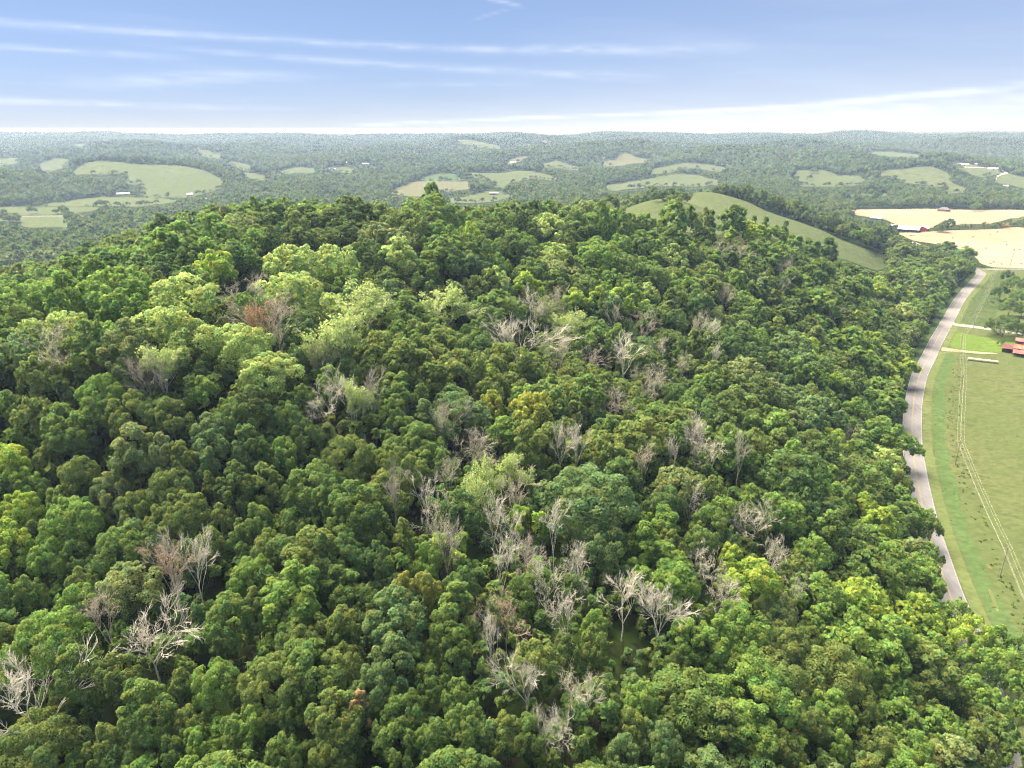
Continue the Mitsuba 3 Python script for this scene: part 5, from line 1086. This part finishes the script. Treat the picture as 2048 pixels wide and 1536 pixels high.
def box(x0, x1, y0, y1, z0, z1):
    m = trimesh.creation.box([x1 - x0, y1 - y0, z1 - z0])
    m.apply_translation([(x0 + x1) / 2, (y0 + y1) / 2, (z0 + z1) / 2])
    return m


def part(key, mesh, mat, at, smooth_=False):
    scene[key] = {**mikit.ply(mesh, mat, smooth=smooth_), 'to_world': at}


def prism(profile, x0, x1):
    """Extrudes a (y, z) outline along x."""
    m = trimesh.creation.extrude_polygon(Polygon(profile), x1 - x0, engine='earcut')
    v = np.array(m.vertices)
    m.vertices = np.stack([v[:, 2] + x0, v[:, 0], v[:, 1]], 1)
    m.fix_normals()
    return m


def numbered(name):
    if name not in labels:
        return name
    i = 1
    while f'{name}_{i:03d}' in labels:
        i += 1
    return f'{name}_{i:03d}'


def roof_slabs(w, d, eave, rise, over=0.5, thick=0.18):
    """The two slopes of a gable roof along x."""
    out = []
    for s in (-1, 1):
        pr = [(0, eave + rise), (s * (d / 2 + over), eave - rise * over / (d / 2)), (s * (d / 2 + over), eave - rise * over / (d / 2) + thick), (0, eave + rise + thick)]
        out.append(prism(pr if s > 0 else pr[::-1], -w / 2 - over, w / 2 + over))
    return out


def building(x, y, w, d, eave, rise, wall, roof, rot, name, label):
    key = numbered(name)
    z = float(min(height(x + a, y + b) for a in (-w / 3, w / 3) for b in (-d / 3, d / 3)))
    at = T().translate([x, y + d / 2, z]).rotate([0, 0, 1], rot)
    labels[key] = {'label': label, 'category': {'barn': 'barn', 'long_barn': 'barn', 'hay_barn': 'barn', 'farmhouse': 'house', 'brick_house': 'house', 'farm_building': 'farm building'}.get(name, 'shed')}
    wm, rm = f'mat_wall_{wall}' if wall != 'posts' else 'mat_wall_grey', f'mat_roof_{roof}'
    if wall == 'posts':
        for i, m in enumerate(roof_slabs(w, d, eave, rise)):
            part(f'{key}__roof' + (f'_{i:03d}' if i else ''), m, rm, at)
    if wall == 'posts':                                             # an open front on posts, closed at the back and the left gable
        n = 6
        for i in range(n):
            px_ = -w / 2 + 0.3 + i * (w - 0.6) / (n - 1)
            part(f'{key}__post' + (f'_{i:03d}' if i else ''), box(px_ - .15, px_ + .15, -d / 2 + .1, -d / 2 + .4, 0, eave), 'mat_wall_grey', at)
        part(f'{key}__back_wall', box(-w / 2, w / 2, d / 2 - .2, d / 2, 0, eave), 'mat_wall_grey', at)
        part(f'{key}__gable_wall', prism([(-d / 2, 0), (d / 2, 0), (d / 2, eave), (0, eave + rise), (-d / 2, eave)], -w / 2 + .02, -w / 2 + .2), 'mat_wall_grey', at)
    elif roof == 'slate':                                           # hipped
        part(f'{key}__wall', box(-w / 2, w / 2, -d / 2, d / 2, 0, eave), wm, at)
        v = np.array([(-w / 2 - .5, -d / 2 - .5, eave), (w / 2 + .5, -d / 2 - .5, eave), (w / 2 + .5, d / 2 + .5, eave), (-w / 2 - .5, d / 2 + .5, eave), (-w / 5, 0, eave + rise), (w / 5, 0, eave + rise)])
        hip = trimesh.convex.convex_hull(v)
        part(f'{key}__roof', hip, rm, at)
        part(f'{key}__chimney', box(w / 4, w / 4 + .8, 0.2, 1.0, eave + rise * .4, eave + rise + .9), wm, at)
    else:
        part(f'{key}__wall', prism([(-d / 2, 0), (d / 2, 0), (d / 2, eave), (0, eave + rise - .02), (-d / 2, eave)], -w / 2, w / 2), wm, at)
        for i, m in enumerate(roof_slabs(w, d, eave, rise)):
            part(f'{key}__roof' + (f'_{i:03d}' if i else ''), m, rm, at)
    if name in ('farmhouse', 'brick_house'):
        n = max(2, int(w / 4.5))
        for i in range(n):
            cx = -w / 2 + (i + 0.5) * w / n
            if i == n // 2:
                part(f'{key}__door', box(cx - .5, cx + .5, -d / 2 - .06, -d / 2 - .003, 0.1, 2.2), 'mat_door', at)
            else:
                k = f'{key}__window' + (f'_{i:03d}' if i else '')
                part(k, box(cx - .6, cx + .6, -d / 2 - .06, -d / 2 - .003, 1.0, 2.3), 'mat_pane', at)
        if name == 'farmhouse':
            part(f'{key}__chimney', box(w / 4, w / 4 + .7, 0.3, 1.0, eave + rise * .5, eave + rise + .8), 'mat_wall_brick', at)
    elif name in ('shed', 'barn', 'long_barn', 'farm_building', 'red_shed', 'long_shed'):
        dw = min(3.0, w * .3)
        part(f'{key}__door', box(-dw / 2 + w * .1, dw / 2 + w * .1, -d / 2 - .06, -d / 2 - .003, 0.05, min(2.8, eave - .2)), 'mat_door', at)


for b_ in BUILDINGS:
    building(*b_)

# ---------------------------------------------------------------- the red roofed barn by the road
BARN = (282.5, 379.5)


def tier_barn():
    key = 'red_roofed_barn'
    labels[key] = {'label': 'old barn with tiered faded red metal roofs and a side shed at the meadow edge', 'category': 'barn'}
    at = T().translate([*BARN, float(height(*BARN))]).rotate([0, 0, 1], -35.0)
    w = 17.0
    # its length runs along x from its left gable at 0; the front faces the meadow
    part(f'{key}__hall', prism([(2.6, 0), (13, 0), (13, 5.2), (7.6, 8.6), (5.6, 7.4), (5.6, 5.2), (2.6, 4.1)], 0.2, w), 'mat_wall_barn', at)
    part(f'{key}__roof', prism([(5.2, 7.15), (7.6, 8.62), (7.6, 8.76), (5.2, 7.29)], -0.3, w + .3), 'mat_tin_rose', at)
    part(f'{key}__roof_001', prism([(7.6, 8.62), (13.4, 4.95), (13.4, 5.09), (7.6, 8.76)], -0.3, w + .3), 'mat_tin_rose', at)
    part(f'{key}__clerestory', box(0.15, w, 5.52, 5.6, 5.9, 7.1), 'mat_wall_plum', at)
    part(f'{key}__middle_roof', prism([(1.6, 3.72), (5.58, 5.55), (5.58, 5.7), (1.6, 3.87)], -0.3, w + .3), 'mat_tin_orange', at)
    part(f'{key}__lower_roof', prism([(-2.6, 2.1), (1.9, 3.25), (1.9, 3.4), (-2.6, 2.25)], -0.3, w + .3), 'mat_tin_red', at)
    part(f'{key}__front_wall', box(0.1, w, 1.65, 1.8, 0, 3.2), 'mat_wall_barn', at)
    for i in range(6):
        px_ = 0.1 + i * (w - .4) / 5
        part(f'{key}__post' + (f'_{i:03d}' if i else ''), box(px_, px_ + .2, -2.4, -2.2, 0, 2.15), 'mat_wall_grey', at)
    for i in range(4):
        px_ = 1.5 + i * 4
        part(f'{key}__window' + (f'_{i:03d}' if i else ''), box(px_, px_ + 1.6, 5.46, 5.517, 6.15, 6.85), 'mat_pane', at)
    part(f'{key}__side_shed', box(-5.2, -0.02, 4.2, 9.4, 0, 2.5), 'mat_wall_barn', at)
    part(f'{key}__side_roof', prism([(3.5, 2.45), (9.9, 3.7), (9.9, 3.85), (3.5, 2.6)], -5.6, -0.32), 'mat_tin_maroon', at)


tier_barn()

# ---------------------------------------------------------------- hay bales
def bale_mesh(length=1.5, r=0.85):
    prof = [(0, -length / 2), (r - .08, -length / 2), (r, -length / 2 + .08), (r, length / 2 - .08), (r - .08, length / 2), (0, length / 2)]
    m = trimesh.creation.revolve(np.array(prof), sections=18)
    v = np.array(m.vertices)
    v[:, :2] *= (1 + 0.06 * (meshkit.noise(v * 5, 3) - .5))[:, None]
    m.vertices = v[:, [2, 0, 1]]                                     # its axis along x
    m.fix_normals()
    return m


_bale = bale_mesh()
_bale_ply = mikit.ply(_bale, 'mat_bale', smooth=40)
(bx0, by0), (bx1, by1) = BALE_ROW
n_bales, ang = 9, math.degrees(math.atan2(by1 - by0, bx1 - bx0))
for i in range(n_bales):
    t = (i + 0.5) / n_bales
    gap = 0.25 * (i // 4)
    k = 'hay_bale' + (f'_{i:03d}' if i else '')
    x_, y_ = bx0 + (bx1 - bx0) * t + gap * .6, by0 + (by1 - by0) * t
    scene[k] = {**_bale_ply, 'to_world': T().translate([x_, y_, float(height(x_, y_)) + .86]).rotate([0, 0, 1], ang).rotate([1, 0, 0], 40.0 * i)}
    labels[k] = {'label': ('weathered hay bale at the west end of the long row in the meadow' if i == 0 else 'weathered hay bale at the east end of the long row, towards the barn' if i == n_bales - 1 else
                           f'weathered hay bale, {["second", "third", "fourth", "fifth", "sixth", "seventh", "eighth"][i - 1]} from the road in the long row in the meadow'), 'category': 'hay bale', 'group': 'bales laid end to end in the meadow'}
_order = np.argsort([p[0] for p in ROUND_BALES])
words = ['first', 'second', 'third', 'fourth', 'fifth', 'sixth', 'seventh', 'eighth', 'ninth', 'tenth', 'eleventh', 'twelfth', 'thirteenth', 'fourteenth', 'fifteenth']
_px = [1024 + 1408.9 * p[0] / (0.94009 * p[1] + 0.34094 * 120) for p in ROUND_BALES]
_rank = np.argsort(np.argsort(_px))
for i, (x_, y_) in enumerate(ROUND_BALES):
    k = f'hay_bale_{n_bales + i:03d}'
    scene[k] = {**_bale_ply, 'to_world': T().translate([x_, y_, float(height(x_, y_)) + .95]).rotate([0, 0, 1], (i * 47) % 180 + 20).scale([1, 1.08, 1.08])}
    labels[k] = {'label': f'round straw bale on the cut hay field, {words[_rank[i]]} of fifteen from the barn side', 'category': 'hay bale', 'group': 'round bales on the hay field'}

# ---------------------------------------------------------------- power line
H_POLE = 10.0


def pole_tube(p0, p1, r0, r1, n=8):
    v, f = tubes([p0], [p1], np.array([r0]), np.array([r1]), n)
    return trimesh.Trimesh(v, f, process=False)


tops = []
names = [None, 'first of the road line, at the lower meadow corner', 'second of the road line, in open meadow', 'third of the road line, across from the bale row', 'fourth of the road line, at the dirt farm track',
         'fifth of the road line, at the gravel drive', 'sixth of the road line, in rough grass', 'seventh of the road line, by the side road junction']
for i, (x_, y_) in enumerate(POLES):
    z_ = float(height(x_, y_))
    a = POLES[max(i - 1, 0)]
    b = POLES[min(i + 1, len(POLES) - 1)]
    dv = np.array([b[0] - a[0], b[1] - a[1]])
    dv /= np.linalg.norm(dv)
    sd = np.array([dv[1], -dv[0], 0])
    base = np.array([x_, y_, z_])
    tops.append([base + sd * 1.15 + [0, 0, H_POLE - .15], base + [0, 0, H_POLE + .45], base - sd * 1.15 + [0, 0, H_POLE - .15], base + sd * 0.2 + [0, 0, H_POLE - 2.2]])
    if i == 0:
        continue                                                     # stands outside the photograph; only its wires come in
    k = 'utility_pole' + (f'_{i - 1:03d}' if i > 1 else '')
    labels[k] = {'label': 'wooden pole with crossarm, ' + names[i], 'category': 'utility pole', 'group': 'poles along the road'}
    I = T()
    part(f'{k}__pole', pole_tube(base, base + [0, 0, H_POLE + .2], 0.17, 0.11), 'mat_pole', I)
    arm = pole_tube(base + sd * 1.25 + [0, 0, H_POLE - .4], base - sd * 1.25 + [0, 0, H_POLE - .4], 0.075, 0.075, 6)
    part(f'{k}__crossarm', arm, 'mat_pole', I)
    for j in range(3):
        q = tops[-1][j]
        part(f'{k}__insulator' + (f'_{j:03d}' if j else ''), pole_tube(q - [0, 0, .22], q, 0.09, 0.05, 6), 'mat_insulator', I)
for j in range(4):
    seg0, seg1 = [], []
    for i in range(len(tops) - 1):
        p, q = tops[i][j], tops[i + 1][j]
        t = np.linspace(0, 1, 15)
        c = p[None] + (q - p)[None] * t[:, None] - np.array([0, 0, 1])[None] * (4 * t * (1 - t) * 0.9)[:, None]
        seg0 += list(c[:-1])
        seg1 += list(c[1:])
    v, f = tubes(seg0, seg1, np.full(len(seg0), 0.019), np.full(len(seg0), 0.019), 4)
    k = 'power_line' + (f'_{j:03d}' if j else '')
    part(k, trimesh.Trimesh(v, f, process=False), 'mat_wire', T())
    labels[k] = {'label': ['bare power wire on the field side ends of the crossarms', 'bare power wire on the pole tops', 'bare power wire on the road side ends of the crossarms', 'lowest power wire, fixed below the crossarms'][j], 'category': 'wire'}
x_, y_ = FIELD_POLE
base = np.array([x_, y_, float(height(x_, y_))])
part('utility_pole_007__pole', pole_tube(base, base + [1.2, 0, 15.0], 0.2, 0.14), 'mat_pole_dark', T())
part('utility_pole_007__crossarm', pole_tube(base + [0.4, 0, 14.2], base + [1.9, 0, 14.2], 0.08, 0.08, 6), 'mat_pole_dark', T())
labels['utility_pole_007'] = {'label': 'dark leaning pole standing alone where the side road meets the hay field', 'category': 'utility pole'}

# ---------------------------------------------------------------- a car on the highway
def saloon():
    x_, y_ = CAR_SPOT[0], float(np.interp(CAR_SPOT[0], HIGHWAY[:, 0], HIGHWAY[:, 1])) - 2
    at = T().translate([x_, y_, float(height(x_, y_)) + .2]).rotate([0, 0, 1], 3.0)
    labels['car'] = {'label': 'white car driving along the valley highway before the dark tree belt', 'category': 'car'}
    prof = [(-2.2, .35), (-2.25, .8), (-1.5, .95), (-.9, 1.42), (.7, 1.45), (1.35, .98), (2.15, .85), (2.25, .4)]
    m = trimesh.creation.extrude_polygon(Polygon(prof), 1.7, engine='earcut')
    v = np.array(m.vertices)
    m.vertices = np.stack([v[:, 0], v[:, 2] - .85, v[:, 1]], 1)
    m.fix_normals()
    part('car__body', m, 'mat_wall_white', at)
    i = 0
    for wx in (-1.4, 1.4):
        for wy in (-.8, .8):
            c = trimesh.creation.cylinder(.33, .2, sections=12)
            c.apply_transform(trimesh.transformations.rotation_matrix(math.pi / 2, [1, 0, 0]))
            c.apply_translation([wx, wy, .33])
            part('car__wheel' + (f'_{i:03d}' if i else ''), c, 'mat_pane', at)
            i += 1
    g = trimesh.creation.extrude_polygon(Polygon([(-1.25, 1.0), (-.85, 1.36), (.65, 1.38), (1.1, 1.0)]), 1.72, engine='earcut')
    v = np.array(g.vertices)
    g.vertices = np.stack([v[:, 0], v[:, 2] - .86, v[:, 1]], 1)
    g.fix_normals()
    part('car__window', g, 'mat_pane', at)


saloon()

# ---------------------------------------------------------------- trees standing alone in the fields
_w = {'dark': 'dark green', 'mid': 'green', 'olive': 'olive green', 'grey': 'grey green', 'sand': 'tan', 'deep': 'deep green'}
FIELD_WORDS = ['broad dark tree shading the gravel drive north of the red roofed barn', 'largest tree in the copse beside the side road, farthest from the main road', 'dark round tree at the left edge of the side road copse',
               'green tree on the outer edge of the side road copse', 'low olive bush at the near left foot of the side road copse', 'round green bush at the front of the side road copse', 'small round tree at the front right of the side road copse',
               'dark tree where the side road passes behind the copse', 'small olive tree behind the side shed of the red roofed barn', 'dark tree at the end of the hedge between the two hay fields', 'second dark tree at the end of the hedge between the hay fields',
               'olive bush in the hedge between the two hay fields', 'tan bush in the hedge between the two hay fields', 'grey bush midway along the hedge between the hay fields', 'grey green tree at the far east end of the hay field hedge',
               'round tree right of the brick house at the upper hay field', 'first thin grey bush next to the dark hedge trees', 'second thin grey bush next to the dark hedge trees',
               'dark bush halfway up the pyramid shaped field', 'single tiny dark bush on the wide rolling pasture', 'dark round tree in the middle of the hilltop pasture beyond the spur', 'dark low bush at the foot of the hilltop pasture',
               'wide dark thicket in the hollow of the big right hand pasture', 'dark tree on the crest of the hilltop pasture', 'small tree in the flat meadow by the valley highway', 'second small tree in the flat meadow by the valley highway',
               'broad olive tree at the left edge of the valley highway meadow', 'dark bush at the near edge of the valley meadow', 'green bush at the near edge of the valley meadow', 'outermost bush at the near edge of the valley meadow',
               'dark round tree beyond the valley highway', 'dark low thicket beyond the valley highway', 'green tree in front of the grey barn on the valley farm', 'dark round tree left of the long white farmhouse', 'dark round tree directly behind the long white farmhouse',
               'dark low tree right of the long white farmhouse', 'tiny dark bush on the small dome field far away',
               'low olive tree at the upper end of the spur pasture', 'second low olive tree at the upper end of the spur pasture', 'dark low tree at the upper end of the spur pasture']
for i, (tx, ty, sh, lf, s) in enumerate(FIELD_TREES):
    k = 'field_tree' + (f'_{i:03d}' if i else '')
    plant(k, tree_group(sh, lf, 0 if math.hypot(tx, ty) < 700 else 1 if math.hypot(tx, ty) < 1000 else 2), tx, ty, i * 61.0, s, min(max(s, .6), 1.15), sink=3.4 * min(s, 1.15) if sh != 'low' else .6)
    labels[k] = {'label': FIELD_WORDS[i], 'category': 'tree'}

# weeds and tussocks in the meadow and along the fence rows
g_rng = np.random.default_rng(12)
n = 0
for region, count_, lo, hi in ((patch['rough'], 520, .04, .11), (lush, 200, .03, .07), (MEADOW.intersection(Polygon([(110, 120), (330, 120), (330, 520), (240, 420), (140, 210)])).difference(road_poly.buffer(6)), 700, .03, .08),
                               (strip(offset(near_road[8:100], ROAD_WIDE / 2 + 12), 5).difference(tracks), 240, .05, .13)):
    x0, y0, x1, y1 = region.bounds
    shapely.prepare(region)
    made = 0
    while made < count_:
        gx_, gy_ = g_rng.uniform(x0, x1), g_rng.uniform(y0, y1)
        if shapely.contains_xy(region, gx_, gy_) and not shapely.contains_xy(tracks, gx_, gy_):
            s = g_rng.uniform(lo, hi)
            plant(f'meadow_weeds__{n:05d}', tree_group('low', ('fresh', 'lime', 'olive')[n % 3], 3), gx_, gy_, g_rng.uniform(0, 360), s, s * .8, 0.05)
            n += 1
            made += 1
labels['meadow_weeds'] = {'label': 'tussocks and weeds in the roadside meadow', 'kind': 'stuff'}

# ---------------------------------------------------------------- what to call each tree of the wood
COLOUR = {'dark': 'dark green', 'deep': 'deep green', 'olive': 'olive green', 'mid': 'mid green', 'fresh': 'bright green', 'blue': 'bluish green', 'pale': 'pale green', 'grey': 'greyish green', 'lime': 'yellow green',
          'gold': 'golden yellow', 'gold2': 'golden olive', 'rust': 'rusty brown', 'sand': 'tan', 'white': 'silver white', 'pink': 'pinkish', 'pinkgrey': 'pinkish grey', 'rustgrey': 'brown tinged'}
FORM_WORD = {'round': 'rounded', 'broad': 'broad spreading', 'tall': 'tall oval', 'spire': 'narrow upright', 'dome': 'domed', 'low': 'low bushy'}
BARE_WORD = {'vase': 'upswept', 'fan': 'drooping', 'tall': 'tall forked', 'snag': 'tall broken'}


def spot(x_, y_, up):
    v = np.array([x_, y_, float(height(x_, y_)) + up]) - EYE
    dep = v @ LOOK
    upv = np.array([0, math.sin(PITCH), math.cos(PITCH)])
    return round(50 + 50 * v[0] / dep / math.tan(math.radians(36)), 1), round(50 - 50 * (v @ upv) / dep / (0.75 * math.tan(math.radians(36))), 1)


def placed(keys, words, spots, sizes):
    """Labels that tell apart: the look, then where in the photograph, then an order among those still alike."""
    cols = ['at the far left', 'left', 'left of centre', 'just left of centre', 'just right of centre', 'right of centre', 'right', 'at the far right']
    rows = ['at the skyline', 'high on the hill', 'on the upper slope', 'above the middle', 'below the middle', 'on the lower slope', 'low in the picture', 'at the bottom edge']
    cell, out = {}, {}
    for k, w, (a, b), z in zip(keys, words, spots, sizes):
        c = int(np.clip(a / 12.5, 0, 7))
        r = int(np.clip((b - 26) / 9.3, 0, 7))
        cell.setdefault((w, c, r), []).append((a, b, z, k))
    order = ['first', 'second', 'third', 'fourth', 'fifth', 'sixth', 'seventh', 'eighth', 'ninth']
    for (w, c, r), group in cell.items():
        group.sort()
        for j, (a, b, z, k) in enumerate(group):
            n = len(group)
            if n == 1:
                out[k] = f'{w}, {cols[c]}, {rows[r]}'
            elif n == 2:
                other = group[1 - j]
                how = ('larger' if z > other[2] else 'smaller') if abs(z / other[2] - 1) > .25 else ('upper' if b < other[1] else 'lower') if abs(b - other[1]) > 2 else ('leftward', 'rightward')[j]
                out[k] = f'{how} {w} of two, {cols[c].replace("just ", "") if len(w.split()) > 6 else cols[c]}, {rows[r]}'
            else:
                out[k] = f'{order[j]} {w} from left, {cols[c]}, {rows[r]}'
    return out


def name_all(keys, words, spots, sizes, cat, group):
    for k, text in placed(keys, words, spots, sizes).items():
        labels[k] = {'label': text, 'category': cat, 'group': group}


ks = [k for k, i in singles]
tr_ = [stand[i] for k, i in singles]
name_all(ks, [f'{COLOUR[t[3]]} {FORM_WORD[t[2]]} tree' for t in tr_], [spot(t[0], t[1], 9 * t[5]) for t in tr_], [t[4] * FORM[t[2]][1] for t in tr_], 'tree', 'broadleaf trees on the near hill')
name_all(['dead_tree' + (f'_{i:03d}' if i else '') for i in range(len(DEAD_TREES))], [f'{COLOUR[t[3]]} {BARE_WORD[t[2]]} dead tree' for t in DEAD_TREES], [spot(t[0], t[1], 9) for t in DEAD_TREES], [t[4] for t in DEAD_TREES], 'dead tree', 'dead trees in the wood')
name_all(['dying_tree' + (f'_{i:03d}' if i else '') for i in range(len(DYING_TREES))], [f'half bare {COLOUR[t[2]]} tree' for t in DYING_TREES], [spot(t[0], t[1], 9) for t in DYING_TREES], [t[3] for t in DYING_TREES], 'tree', 'dying trees in the wood')
